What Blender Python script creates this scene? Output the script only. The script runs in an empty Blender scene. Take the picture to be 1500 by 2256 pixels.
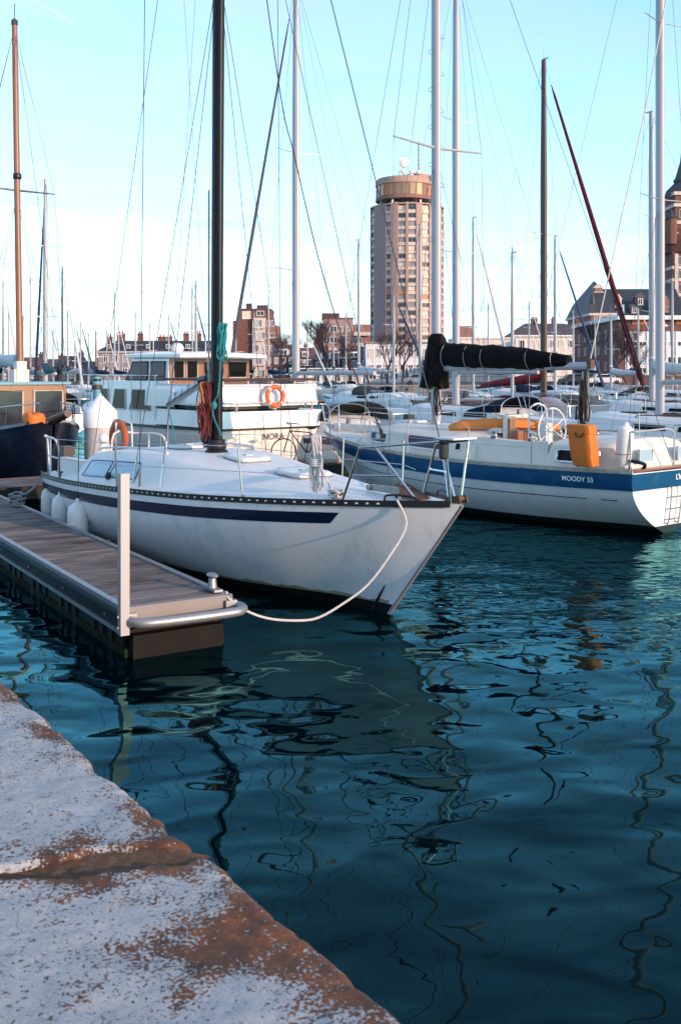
import bpy, math, random
from mathutils import Vector, Matrix, noise
R = math.radians
random.seed(7)
SC = bpy.context.scene
COL = SC.collection

# ------------------------------------------------------------------ camera, sky, sun, exposure
F, CX, YH, CAMH = 2200.0, 750.0, 822.0, 2.7        # focal length and horizon of the 1500 x 2256 photograph
cam = bpy.data.objects.new('camera', bpy.data.cameras.new('camera'))
COL.objects.link(cam); SC.camera = cam
cam.location = (0, 0, CAMH); cam.rotation_euler = (R(90), 0, 0)
cam.data.sensor_fit = 'VERTICAL'; cam.data.sensor_height = 36.0
cam.data.lens = F / 2256 * 36; cam.data.shift_y = -(1128 - YH) / 2256
cam.data.clip_start = 0.05; cam.data.clip_end = 6000
cam.data.dof.use_dof = True; cam.data.dof.focus_distance = 11.5; cam.data.dof.aperture_fstop = 7.0

SUN_AZ, SUN_EL = R(130), R(12)                      # clockwise from +Y (the view direction)
sd = Vector((math.sin(SUN_AZ) * math.cos(SUN_EL), math.cos(SUN_AZ) * math.cos(SUN_EL), math.sin(SUN_EL)))
W = bpy.data.worlds.new('World'); SC.world = W; W.use_nodes = True
nt = W.node_tree; nt.nodes.clear(); N = nt.nodes.new; LK = nt.links.new
wo = N('ShaderNodeOutputWorld'); bg = N('ShaderNodeBackground'); bg.inputs[1].default_value = 0.15
sky = N('ShaderNodeTexSky'); sky.sky_type = 'NISHITA'; sky.sun_disc = False
sky.sun_elevation = SUN_EL; sky.sun_rotation = SUN_AZ
sky.air_density = 0.7; sky.dust_density = 0.4; sky.ozone_density = 2.2
tint = N('ShaderNodeMix'); tint.data_type = 'RGBA'; tint.blend_type = 'MULTIPLY'; tint.inputs[0].default_value = 1
tint.inputs[7].default_value = (0.88, 1.05, 1.0, 1)
LK(sky.outputs[0], tint.inputs[6])
# thin high cloud: noise on a flat layer far above
tc = N('ShaderNodeTexCoord'); sep = N('ShaderNodeSeparateXYZ'); LK(tc.outputs['Generated'], sep.inputs[0])
def wm(op, a, b=None):
    n = N('ShaderNodeMath'); n.operation = op
    for i, q in enumerate((a, b)):
        if q is None: continue
        if isinstance(q, (int, float)): n.inputs[i].default_value = q
        else: LK(q, n.inputs[i])
    return n.outputs[0]
zc = wm('ADD', wm('ABSOLUTE', sep.outputs[2]), 0.06)
cmb = N('ShaderNodeCombineXYZ'); LK(wm('DIVIDE', sep.outputs[0], zc), cmb.inputs[0]); LK(wm('MULTIPLY', wm('DIVIDE', sep.outputs[1], zc), 1.6), cmb.inputs[1])
cn = N('ShaderNodeTexNoise'); cn.inputs['Scale'].default_value = 0.9; cn.inputs['Detail'].default_value = 7; cn.inputs['Roughness'].default_value = 0.55
cn.inputs['Distortion'].default_value = 0.6; LK(cmb.outputs[0], cn.inputs[0])
cr = N('ShaderNodeValToRGB'); cr.color_ramp.elements[0].position = 0.38; cr.color_ramp.elements[1].position = 0.66; LK(cn.outputs[0], cr.inputs[0])
clf = wm('MULTIPLY', cr.outputs[0], 0.62)
# contrail high on the left of the view: a thin band along a great circle, cut to length
def wdot(v):
    n = N('ShaderNodeVectorMath'); n.operation = 'DOT_PRODUCT'; LK(tc.outputs['Generated'], n.inputs[0]); n.inputs[1].default_value = v; return n.outputs['Value']
def pdir(px, py): return Vector(((px - CX) / F, 1, -(py - YH) / F)).normalized()
ca, cb = pdir(60, -12), pdir(176, 61)
cnrm = ca.cross(cb).normalized(); calong = (cb - ca).normalized(); t0, t1 = ca.dot(calong), cb.dot(calong)
band = wm('SUBTRACT', 1.0, wm('MINIMUM', wm('MULTIPLY', wm('ABSOLUTE', wdot(cnrm)), 1 / 0.0016), 1.0))
cut = wm('MULTIPLY', wm('GREATER_THAN', wdot(calong), t0 - .06), wm('MINIMUM', wm('MAXIMUM', wm('MULTIPLY', wm('SUBTRACT', t1, wdot(calong)), 90.0), 0.0), 1.0))
front = wm('GREATER_THAN', wdot(pdir(118, 25)), 0.9)
trail = wm('MULTIPLY', wm('MULTIPLY', band, cut), wm('MULTIPLY', front, 0.6))
haze_f = wm('MULTIPLY', wm('POWER', 2.718, wm('MULTIPLY', wm('ABSOLUTE', sep.outputs[2]), -9.0)), 0.9)   # whitish veil low over the horizon, all round
hmix = N('ShaderNodeMix'); hmix.data_type = 'RGBA'; hmix.inputs[7].default_value = (1.86, 1.86, 1.92, 1); LK(wm('MAXIMUM', haze_f, 0.12), hmix.inputs[0]); LK(tint.outputs[2], hmix.inputs[6])
kmix = N('ShaderNodeMix'); kmix.data_type = 'RGBA'; kmix.inputs[7].default_value = (1.36, 1.46, 1.68, 1); LK(clf, kmix.inputs[0]); LK(hmix.outputs[2], kmix.inputs[6])
cmix = N('ShaderNodeMix'); cmix.data_type = 'RGBA'; cmix.inputs[7].default_value = (1.9, 1.95, 2.0, 1); LK(trail, cmix.inputs[0]); LK(kmix.outputs[2], cmix.inputs[6])
LK(cmix.outputs[2], bg.inputs[0]); LK(bg.outputs[0], wo.inputs[0])

sl = bpy.data.lights.new('sun', 'SUN'); sl.energy = 1.5; sl.angle = R(0.6); sl.color = (1.0, 0.62, 0.42)
so = bpy.data.objects.new('sun', sl); COL.objects.link(so); so.location = (60, -20, 40)
so.rotation_euler = (-sd).to_track_quat('-Z', 'Y').to_euler()
SC.view_settings.view_transform = 'Standard'; SC.view_settings.look = 'None'
SC.view_settings.exposure = 1.88; SC.view_settings.gamma = 1.0; SC.view_settings.use_curve_mapping = False

# ------------------------------------------------------------------ helpers
def P(px, py, Y):                                  # the point at depth Y that a pixel looks at
    return Vector(((px - CX) / F * Y, Y, CAMH - (py - YH) / F * Y))
def G(px, py, z=0.0):                              # the point at height z that a pixel looks at
    return P(px, py, (CAMH - z) * F / (py - YH))
def ray_plane(px, py, p0, n):
    d = Vector(((px - CX) / F, 1, -(py - YH) / F)); c = Vector((0, 0, CAMH))
    return c + d * ((p0 - c).dot(n) / d.dot(n))
def lerp(a, b, t): return a + (b - a) * t
def sst(a, b, x):
    t = max(0, min(1, (x - a) / (b - a))); return t * t * (3 - 2 * t)
def interp(x, xs, ys):                             # smooth (monotone) interpolation through a table
    n = len(xs)
    if x <= xs[0]: return ys[0]
    if x >= xs[-1]: return ys[-1]
    i = max(k for k in range(n - 1) if xs[k] <= x)
    d = [(ys[k + 1] - ys[k]) / (xs[k + 1] - xs[k]) for k in range(n - 1)]
    def sl_(k):
        if k == 0: return d[0]
        if k == n - 1: return d[-1]
        return 0 if d[k - 1] * d[k] <= 0 else 2 * d[k - 1] * d[k] / (d[k - 1] + d[k])
    hgt = xs[i + 1] - xs[i]; t = (x - xs[i]) / hgt
    return ((1 + 2 * t) * (1 - t) ** 2 * ys[i] + t * (1 - t) ** 2 * hgt * sl_(i) + t * t * (3 - 2 * t) * ys[i + 1] + t * t * (t - 1) * hgt * sl_(i + 1))

class MB:
    def __init__(s): s.v = []; s.f = []; s.m = []
    def add(s, vs, fs, mi=0):
        o = len(s.v); s.v += [tuple(q) for q in vs]; s.f += [tuple(o + i for i in q) for q in fs]; s.m += [mi] * len(fs); return s
    def box(s, c, d, rz=0, mi=0, M=None, taper=1.0):
        x, y, z = d[0] / 2, d[1] / 2, d[2] / 2
        vs = [Vector((sx * x * (taper if sz > 0 else 1), sy * y * (taper if sz > 0 else 1), sz * z)) for sz in (-1, 1) for sx, sy in ((-1, -1), (1, -1), (1, 1), (-1, 1))]
        m = M if M else Matrix.Rotation(rz, 4, 'Z')
        return s.add([m @ q + Vector(c) for q in vs], [(3, 2, 1, 0), (4, 5, 6, 7), (0, 1, 5, 4), (1, 2, 6, 5), (2, 3, 7, 6), (3, 0, 4, 7)], mi)
    def tube(s, pts, r, n=6, mi=0, cap=True, closed=False, flat=1.0):
        pts = [Vector(q) for q in pts]; k = len(pts); rr = r if isinstance(r, (list, tuple)) else [r] * k
        up = None; vs = []
        for i, q in enumerate(pts):
            if closed: t = pts[(i + 1) % k] - pts[i - 1]
            else: t = pts[min(i + 1, k - 1)] - pts[max(i - 1, 0)]
            t = t.normalized() if t.length > 1e-9 else Vector((0, 0, 1))
            if up is None: up = Vector((0, 0, 1)) if abs(t.z) < .9 else Vector((1, 0, 0))
            a = up - t * up.dot(t)
            a = a.normalized() if a.length > 1e-6 else t.orthogonal().normalized()
            b = t.cross(a); up = a
            for j in range(n):
                th = 2 * math.pi * j / n
                vs.append(q + (a * math.cos(th) + b * math.sin(th) * flat) * rr[i])
        fs = []
        for i in range(k if closed else k - 1):
            for j in range(n):
                fs.append((i * n + j, i * n + (j + 1) % n, ((i + 1) % k) * n + (j + 1) % n, ((i + 1) % k) * n + j))
        if cap and not closed: fs += [tuple(range(n - 1, -1, -1)), tuple((k - 1) * n + j for j in range(n))]
        return s.add(vs, fs, mi)
    def rings(s, rs, mi=0, closed=True, cap=True):     # loft of equal-length rings
        n = len(rs[0]); fs = []
        for i in range(len(rs) - 1):
            for j in range(n if closed else n - 1):
                fs.append((i * n + j, i * n + (j + 1) % n, (i + 1) * n + (j + 1) % n, (i + 1) * n + j))
        if cap and closed: fs += [tuple(range(n - 1, -1, -1)), tuple((len(rs) - 1) * n + j for j in range(n))]
        return s.add([q for r in rs for q in r], fs, mi)
    def grid(s, rows, mi=0): return s.rings(rows, mi, closed=False, cap=False)
    def lathe(s, prof, n=16, c=(0, 0, 0), mi=0, M=None):
        c = Vector(c); rs = []
        for r, z in prof:
            ring = [Vector((r * math.cos(2 * math.pi * j / n), r * math.sin(2 * math.pi * j / n), z)) for j in range(n)]
            rs.append([(M @ q if M else q) + c for q in ring])
        return s.rings(rs, mi)
    def prism(s, poly, d, mi=0):                       # polygon (3-D points) pushed along d
        n = len(poly); a = [Vector(q) for q in poly]; d = Vector(d)
        return s.add(a + [q + d for q in a], [tuple(range(n - 1, -1, -1)), tuple(range(n, 2 * n))] + [(i, (i + 1) % n, n + (i + 1) % n, n + i) for i in range(n)], mi)
    def ell(s, c, r, nu=12, nv=8, mi=0, M=None):
        pr = []
        for i in range(nv + 1):
            a = math.pi * i / nv - math.pi / 2; pr.append((max(1e-4, math.cos(a)), math.sin(a)))
        c = Vector(c); rs = []
        for q, z in pr:
            ring = [Vector((r[0] * q * math.cos(2 * math.pi * j / nu), r[1] * q * math.sin(2 * math.pi * j / nu), r[2] * z)) for j in range(nu)]
            rs.append([(M @ w if M else w) + c for w in ring])
        return s.rings(rs, mi)
    def mesh(s, name, mats, smooth=None):
        me = bpy.data.meshes.new(name); me.from_pydata(s.v, [], s.f)
        for m in (mats if isinstance(mats, (list, tuple)) else [mats]): me.materials.append(m)
        if any(s.m): me.polygons.foreach_set('material_index', s.m)
        me.update()
        if smooth:
            me.shade_smooth(); me.set_sharp_from_angle(angle=R(smooth))
        return me
    def build(s, name, mats, parent=None, smooth=40, loc=None):
        return link(name, s.mesh(name, mats, smooth), parent, loc)

def link(name, me, parent=None, loc=None, rz=0):
    o = bpy.data.objects.new(name, me); COL.objects.link(o)
    if parent: o.parent = parent
    if loc is not None: o.location = loc
    if rz: o.rotation_euler = (0, 0, rz)
    return o
def tag(o, label=None, cat=None, group=None, kind=None):
    if label: o['label'] = label
    if cat: o['category'] = cat
    if group: o['group'] = group
    if kind: o['kind'] = kind
    return o
def thing(name, label, cat, loc=(0, 0, 0), rz=0, group=None):
    o = bpy.data.objects.new(name, None); COL.objects.link(o); o.empty_display_size = .2
    o.location = loc; o.rotation_euler = (0, 0, rz); return tag(o, label, cat, group)
def frame(o): return Matrix.Translation(o.location) @ Matrix.Rotation(o.rotation_euler.z, 4, 'Z')
def sag(a, b, d, n=14):
    a, b = Vector(a), Vector(b); return [a.lerp(b, i / n) - Vector((0, 0, d * 4 * (i / n) * (1 - i / n))) for i in range(n + 1)]
def bez(pts, n=8):                                 # Catmull-Rom through points
    pts = [Vector(q) for q in pts]; out = []
    for i in range(len(pts) - 1):
        p0, p1, p2, p3 = pts[max(i - 1, 0)], pts[i], pts[i + 1], pts[min(i + 2, len(pts) - 1)]
        for k in range(n):
            t = k / n; out.append(.5 * ((2 * p1) + (p2 - p0) * t + (2 * p0 - 5 * p1 + 4 * p2 - p3) * t * t + (3 * p1 - p0 - 3 * p2 + p3) * t ** 3))
    return out + [pts[-1]]

# ------------------------------------------------------------------ materials
MATS = {}
def M(name, col, rough=.5, metal=0.0, var=.12, scale=4.0, bump=0.0, bscale=30.0, stretch=(1, 1, 1), dirt=None, dirt_amt=0.0, dirt_scale=2.0, dirt_stretch=(1, 1, 1), coat=0.0, spec=.5, trans=0.0, world=None, objrand=0.0, dramp=(.52, .78)):
    m = bpy.data.materials.new(name); MATS[name] = m; m.use_nodes = True; t = m.node_tree; b = t.nodes['Principled BSDF']
    b.inputs['Roughness'].default_value = rough; b.inputs['Metallic'].default_value = metal
    b.inputs['Coat Weight'].default_value = coat; b.inputs['Coat Roughness'].default_value = .08; b.inputs['Specular IOR Level'].default_value = spec
    if trans: b.inputs['Transmission Weight'].default_value = trans
    c = t.nodes.new('ShaderNodeTexCoord'); mp = t.nodes.new('ShaderNodeMapping'); mp.inputs['Scale'].default_value = stretch
    src = c.outputs['Object']
    if world is not None:
        vr = t.nodes.new('ShaderNodeVectorRotate'); vr.rotation_type = 'Z_AXIS'; vr.inputs['Angle'].default_value = -world; t.links.new(t.nodes.new('ShaderNodeNewGeometry').outputs['Position'], vr.inputs[0]); src = vr.outputs[0]
    t.links.new(src, mp.inputs[0])
    n = t.nodes.new('ShaderNodeTexNoise'); n.inputs['Scale'].default_value = scale; n.inputs['Detail'].default_value = 6; n.inputs['Roughness'].default_value = .6
    t.links.new(mp.outputs[0], n.inputs[0])
    x = t.nodes.new('ShaderNodeMix'); x.data_type = 'RGBA'; t.links.new(n.outputs[0], x.inputs[0])
    x.inputs[6].default_value = (*[q * (1 - var) for q in col], 1); x.inputs[7].default_value = (*[min(1, q * (1 + var)) for q in col], 1)
    out = x.outputs[2]
    if dirt:
        mp2 = t.nodes.new('ShaderNodeMapping'); mp2.inputs['Scale'].default_value = dirt_stretch; t.links.new(src, mp2.inputs[0])
        n2 = t.nodes.new('ShaderNodeTexNoise'); n2.inputs['Scale'].default_value = dirt_scale; n2.inputs['Detail'].default_value = 9; n2.inputs['Roughness'].default_value = .65
        t.links.new(mp2.outputs[0], n2.inputs[0])
        rp = t.nodes.new('ShaderNodeValToRGB'); rp.color_ramp.elements[0].position = dramp[0]; rp.color_ramp.elements[1].position = dramp[1]; t.links.new(n2.outputs[0], rp.inputs[0])
        mu = t.nodes.new('ShaderNodeMath'); mu.operation = 'MULTIPLY'; mu.inputs[1].default_value = dirt_amt; t.links.new(rp.outputs[0], mu.inputs[0])
        x2 = t.nodes.new('ShaderNodeMix'); x2.data_type = 'RGBA'; t.links.new(mu.outputs[0], x2.inputs[0]); t.links.new(out, x2.inputs[6]); x2.inputs[7].default_value = (*dirt, 1); out = x2.outputs[2]
    if objrand:
        oi = t.nodes.new('ShaderNodeObjectInfo'); mr_ = t.nodes.new('ShaderNodeMapRange'); t.links.new(oi.outputs['Random'], mr_.inputs[0]); mr_.inputs[3].default_value = 1 - objrand; mr_.inputs[4].default_value = 1 + objrand
        x3 = t.nodes.new('ShaderNodeVectorMath'); x3.operation = 'SCALE'; t.links.new(out, x3.inputs[0]); t.links.new(mr_.outputs[0], x3.inputs['Scale']); out = x3.outputs[0]
    t.links.new(out, b.inputs['Base Color'])
    if bump:
        nb = t.nodes.new('ShaderNodeTexNoise'); nb.inputs['Scale'].default_value = bscale; nb.inputs['Detail'].default_value = 8; t.links.new(mp.outputs[0], nb.inputs[0])
        bm = t.nodes.new('ShaderNodeBump'); bm.inputs['Strength'].default_value = bump; bm.inputs['Distance'].default_value = .02; t.links.new(nb.outputs[0], bm.inputs['Height']); t.links.new(bm.outputs[0], b.inputs['Normal'])
    return m
STREAK = (3.0, 3.0, .35)
M('gel_white', (.74, .75, .75), .28, var=.05, dirt=(.42, .36, .30), dirt_amt=.35, dirt_scale=1.6, dirt_stretch=STREAK, coat=.3)
M('hull_a', (.70, .705, .72), .30, var=.05, dirt=(.30, .29, .29), dirt_amt=.45, dirt_scale=1.2, dirt_stretch=(5, 5, .45), coat=.25)
M('deck_white', (.62, .63, .62), .55, var=.06, scale=2, dirt=(.50, .46, .38), dirt_amt=.35, dirt_scale=2.2, bump=.05, bscale=300)
M('deck_cream', (.60, .57, .50), .55, var=.08, dirt=(.34, .27, .18), dirt_amt=.4, dirt_scale=2.5, dirt_stretch=(1, 1, .5))
M('hull_cream', (.70, .62, .54), .4, var=.05, dirt=(.40, .30, .22), dirt_amt=.4, dirt_scale=1.5, dirt_stretch=STREAK)
M('hull_grey', (.50, .53, .56), .4, var=.06, dirt=(.3, .28, .26), dirt_amt=.4, dirt_scale=1.5, dirt_stretch=STREAK)
M('navy', (.004, .007, .018), .18, var=.1, dirt=(.05, .05, .06), dirt_amt=.25, dirt_scale=1.2, dirt_stretch=STREAK, coat=.3)
M('blue_band', (.008, .066, .16), .25, var=.08, dirt=(.10, .19, .30), dirt_amt=.3, dirt_scale=3, coat=.2)
M('blue_stripe', (.004, .014, .040), .25, var=.05, coat=.2)
M('boot', (.004, .0045, .006), .5, var=.2, dirt=(.05, .06, .03), dirt_amt=.5)
M('boot_teal', (.006, .022, .024), .55, var=.2, dirt=(.04, .05, .03), dirt_amt=.5)
M('black', (.005, .005, .006), .45, var=.2)
M('black_hull', (.004, .004, .005), .25, var=.2)
M('mast_black', (.004, .005, .0085), .42, var=.25, scale=3, stretch=(1, 1, .2), dirt=(.015, .016, .019), dirt_amt=.5, dirt_scale=12, spec=.22)
M('mast_white', (.33, .345, .37), .35, var=.05, dirt=(.4, .38, .36), dirt_amt=.35, dirt_scale=6, dirt_stretch=(1, 1, .15))
M('alu', (.34, .35, .37), .38, .75, var=.1, scale=8, stretch=(1, 1, .2))
M('steel', (.45, .45, .46), .22, 1.0, var=.08)
M('galv', (.27, .285, .30), .45, .6, var=.18, scale=14, bump=.1, bscale=60)
M('wire', (.04, .045, .055), .45, .5, var=.1)
M('wire_light', (.45, .45, .47), .5, .3, var=.1)
M('wood_mast', (.20, .085, .042), .4, var=.3, scale=6, stretch=(1, 1, .08))
M('wood_dark', (.055, .028, .018), .5, var=.3, scale=5, stretch=(.2, 1, 1))
M('varnish', (.19, .062, .018), .3, var=.35, scale=5, stretch=(.25, 1, 1), coat=.4)
M('mast_brown', (.055, .036, .030), .5, var=.2, scale=5, stretch=(1, 1, .1))
M('window_dark', (.006, .007, .009), .06, var=.1, spec=.08)
M('window_tint', (.075, .06, .08), .08, var=.3, scale=3, spec=.08)
M('window_blue', (.30, .42, .48), .08, var=.25, scale=2, spec=.7)
M('plex_brown', (.30, .13, .07), .12, var=.2)
M('orange', (.56, .13, .004), .65, var=.18, scale=9, dirt=(.22, .06, .01), dirt_amt=.45, dirt_scale=5, bump=.15, bscale=25)
M('orange_cloth', (.62, .20, .04), .8, var=.15, scale=10, bump=.3, bscale=14)
M('orange_buoy', (.62, .10, .03), .5, var=.12, scale=8)
M('orange_old', (.42, .09, .025), .7, var=.2, scale=8)
M('white_plain', (.62, .62, .61), .5, var=.05)
M('cover_black', spec=.15, col=(.0028, .0025, .003), rough=.85, var=.35, scale=3, bump=.5, bscale=7, dirt=(.035, .028, .024), dirt_amt=.6, dirt_scale=3)
M('cover_red', (.20, .008, .014), .8, var=.25, scale=4, bump=.5, bscale=9)
M('cover_blue', spec=.15, col=(.005, .02, .065), rough=.8, var=.25, bump=.4, bscale=9)
M('cover_navy', spec=.15, col=(.003, .008, .022), rough=.8, var=.25, bump=.4, bscale=9)
M('cover_grey', (.22, .235, .26), .8, var=.12, bump=.4, bscale=9)
M('cover_white', (.48, .49, .51), .75, var=.08, bump=.4, bscale=9)
M('cover_green', (.014, .026, .022), .8, var=.2, bump=.4, bscale=9)
M('cover_teal', (.006, .05, .065), .8, var=.2, bump=.4, bscale=9)
M('furl_grey', spec=.15, col=(.075, .08, .10), rough=.7, var=.2, scale=6, stretch=(1, 1, .3))
M('furl_red', spec=.15, col=(.075, .005, .009), rough=.65, var=.3, scale=5, stretch=(1, 1, .3))
M('furl_blue', (.006, .028, .085), .7, var=.3, scale=5)
M('rope_white', (.62, .60, .58), .8, var=.15, scale=60, bump=.8, bscale=160)
M('rope_orange', (.46, .17, .05), .8, var=.2, scale=50, bump=.6, bscale=140)
M('rope_red', (.10, .012, .012), .8, var=.3, scale=50, bump=.6, bscale=140)
M('rope_dark', (.018, .011, .010), .8, var=.3, scale=50, bump=.6, bscale=140)
M('rope_teal', (.01, .20, .22), .8, var=.2, scale=50, bump=.6, bscale=140)
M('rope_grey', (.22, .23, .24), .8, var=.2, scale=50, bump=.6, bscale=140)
M('fender', (.68, .66, .64), .45, var=.08, scale=6, dirt=(.30, .27, .25), dirt_amt=.5, dirt_scale=5)
M('rust', (.11, .052, .03), .6, .3, var=.35, scale=14, bump=.2, bscale=60)
M('plank', (.135, .114, .108), .8, var=.5, scale=5, stretch=(4.0, .5, 1), bump=.6, bscale=30, dirt=(.020, .015, .010), dirt_amt=.95, dirt_scale=1.6, dirt_stretch=(1.9, .6, 1), dramp=(.44, .66), objrand=.28, world=math.atan2(.838, -.545))
M('float_dark', spec=.15, col=(.008, .0065, .007), rough=.55, var=.3, scale=3, dirt=(.012, .012, .010), dirt_amt=.7, dirt_scale=3)
M('float_rib', spec=.12, col=(.014, .011, .012), rough=.5, var=.3, scale=4, dirt=(.02, .018, .015), dirt_amt=.6, dirt_scale=4)
M('float_end', (.007, .006, .0058), .6, var=.4, scale=4, dirt=(.016, .014, .010), dirt_amt=.6, dirt_scale=4, dirt_stretch=(1, 1, .4), spec=.1)
M('endplate', (.20, .18, .17), .6, var=.12, scale=5, dirt=(.18, .14, .11), dirt_amt=.6, dirt_scale=6)
M('pile', (.42, .41, .40), .6, var=.1, scale=3, dirt=(.14, .13, .11), dirt_amt=.6, dirt_scale=2, dirt_stretch=(2, 2, .4))
M('skyblue', (.09, .28, .37), .5, var=.1)
M('brick', (.135, .060, .047), .85, var=.25, scale=1.2, dirt=(.10, .05, .04), dirt_amt=.4, dirt_scale=.3)
M('brick_pink', (.22, .115, .095), .85, var=.2, scale=1.2)
M('brick_dark', (.065, .036, .036), .85, var=.25, scale=1.0)
M('brick_orange', (.38, .12, .05), .85, var=.15, scale=1.2)
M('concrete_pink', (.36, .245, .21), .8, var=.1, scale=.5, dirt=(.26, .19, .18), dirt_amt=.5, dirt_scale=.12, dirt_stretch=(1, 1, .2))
M('concrete_lilac_shade', (.295, .205, .198), .8, var=.1, scale=.5, dirt=(.2, .15, .17), dirt_amt=.5, dirt_scale=.12, dirt_stretch=(1, 1, .2))  # shade tone for the tower's left piers, plain wall colour elsewhere
M('drum', (.36, .235, .195), .7, var=.2, scale=.6)
M('stone_grey', (.25, .225, .24), .85, var=.12, scale=.5)
M('stone_pale', (.50, .44, .40), .8, var=.1, scale=.5)
M('render_white', (.60, .62, .64), .8, var=.06, scale=.4, dirt=(.42, .42, .42), dirt_amt=.3, dirt_scale=.3)
M('render_cream', (.62, .57, .52), .8, var=.06, scale=.4)
M('slate', (.024, .032, .044), .6, var=.25, scale=.8)
M('slate_brown', (.085, .064, .070), .7, var=.2, scale=.8)
M('roof_red', (.11, .058, .055), .8, var=.2, scale=.8)
M('glass_far', (.022, .027, .035), .12, var=.3, scale=.4, spec=.5)
M('blind_orange', (.46, .17, .075), .6, var=.15, scale=.8)
M('blind_cream', (.62, .52, .42), .6, var=.12, scale=.8)
M('blind_grey', (.24, .22, .23), .4, var=.2, scale=.8)
M('panel_cream', (.52, .44, .37), .6, var=.1, scale=.8)
M('copper_glass', (.30, .16, .09), .15, .6, var=.3, scale=.3)
M('frame_white', (.66, .67, .68), .6, var=.05)
M('railing', (.012, .028, .028), .5, var=.15)
M('bark', (.034, .024, .026), .9, var=.25, scale=3)
M('twig', (.050, .032, .036), .9, var=.2, scale=3)
M('tyre', (.01, .01, .01), .8)
M('asphalt', (.055, .055, .06), .9, var=.2, scale=.6)
M('quay_far', (.17, .165, .165), .85, var=.25, scale=.5, dirt=(.06, .06, .05), dirt_amt=.6, dirt_scale=.3)
M('letter_white', (.80, .80, .78), .5, var=.02)
M('letter_black', (.015, .015, .015), .5, var=.02)
M('scum', (.30, .27, .20), .6, var=.35, scale=5, dirt=(.08, .085, .05), dirt_amt=.8, dirt_scale=6)
M('weed', (.012, .018, .008), .8, var=.5, scale=9, bump=.5, bscale=30, spec=.1)
g = lambda k: MATS[k]

# ------------------------------------------------------------------ water
def water_material():
    m = bpy.data.materials.new('water'); m.use_nodes = True; t = m.node_tree; b = t.nodes['Principled BSDF']; A = t.nodes.new; L = t.links.new
    t.nodes.remove(b); df = A('ShaderNodeBsdfDiffuse'); df.inputs[0].default_value = (.0002, .0030, .0045, 1); gl = A('ShaderNodeBsdfGlossy'); gl.inputs[0].default_value = (.34, .92, 1.0, 1); gl.inputs[1].default_value = .012
    fr = A('ShaderNodeFresnel'); fr.inputs[0].default_value = 1.22; ms = A('ShaderNodeMixShader'); L(fr.outputs[0], ms.inputs[0]); L(df.outputs[0], ms.inputs[1]); L(gl.outputs[0], ms.inputs[2]); L(ms.outputs[0], t.nodes['Material Output'].inputs[0])
    c = A('ShaderNodeTexCoord')
    def noi(scale, st, rot, det=2.0, dist=0.0, rough=.5):
        mp = A('ShaderNodeMapping'); mp.inputs['Scale'].default_value = st; mp.inputs['Rotation'].default_value = (0, 0, R(rot)); L(c.outputs['Object'], mp.inputs[0])
        n = A('ShaderNodeTexNoise'); n.inputs['Scale'].default_value = scale; n.inputs['Detail'].default_value = det; n.inputs['Distortion'].default_value = dist; n.inputs['Roughness'].default_value = rough
        L(mp.outputs[0], n.inputs[0]); return n.outputs[0]
    def ma(op, a, bb):
        n = A('ShaderNodeMath'); n.operation = op
        for i, q in enumerate((a, bb)):
            if isinstance(q, (int, float)): n.inputs[i].default_value = q
            else: L(q, n.inputs[i])
        return n.outputs[0]
    big = ma('MULTIPLY', noi(.85, (1, 1.5, 1), 20, 0.0, .2), .055)
    mid = ma('MULTIPLY', noi(2.3, (1, 1.4, 1), -12, 0.0, .4), .016)
    # ruffled patches: fine ripples only where a broad noise is high
    patch = A('ShaderNodeMapRange'); patch.interpolation_type = 'SMOOTHSTEP'
    dv = A('ShaderNodeVectorMath'); dv.operation = 'DISTANCE'; L(c.outputs['Object'], dv.inputs[0]); dv.inputs[1].default_value = (5.0, 15.5, 0)
    L(ma('ADD', dv.outputs['Value'], ma('MULTIPLY', ma('SUBTRACT', noi(.35, (1, 1.6, 1), 35, 2.0), .5), 5.0)), patch.inputs[0])
    patch.inputs[1].default_value = 7.5; patch.inputs[2].default_value = 3.5; patch.inputs[3].default_value = .06; patch.inputs[4].default_value = 1.0
    fine = ma('MULTIPLY', ma('MULTIPLY', noi(5.5, (1, 1.7, 1), -35, 0.0, .5), .011), patch.outputs[0])
    hgt = ma('ADD', ma('ADD', big, mid), fine)
    bp = A('ShaderNodeBump'); bp.inputs['Strength'].default_value = 1.0; bp.inputs['Distance'].default_value = 1.0; L(hgt, bp.inputs['Height'])
    for nd in (gl.inputs['Normal'], fr.inputs['Normal']): L(bp.outputs[0], nd)
    return m
wmat = water_material()
o = MB().add([(-700, -60, 0), (700, -60, 0), (700, 120, 0), (-700, 120, 0)], [(0, 1, 2, 3)]).build('water', wmat, smooth=None); tag(o, kind='structure')

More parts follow.
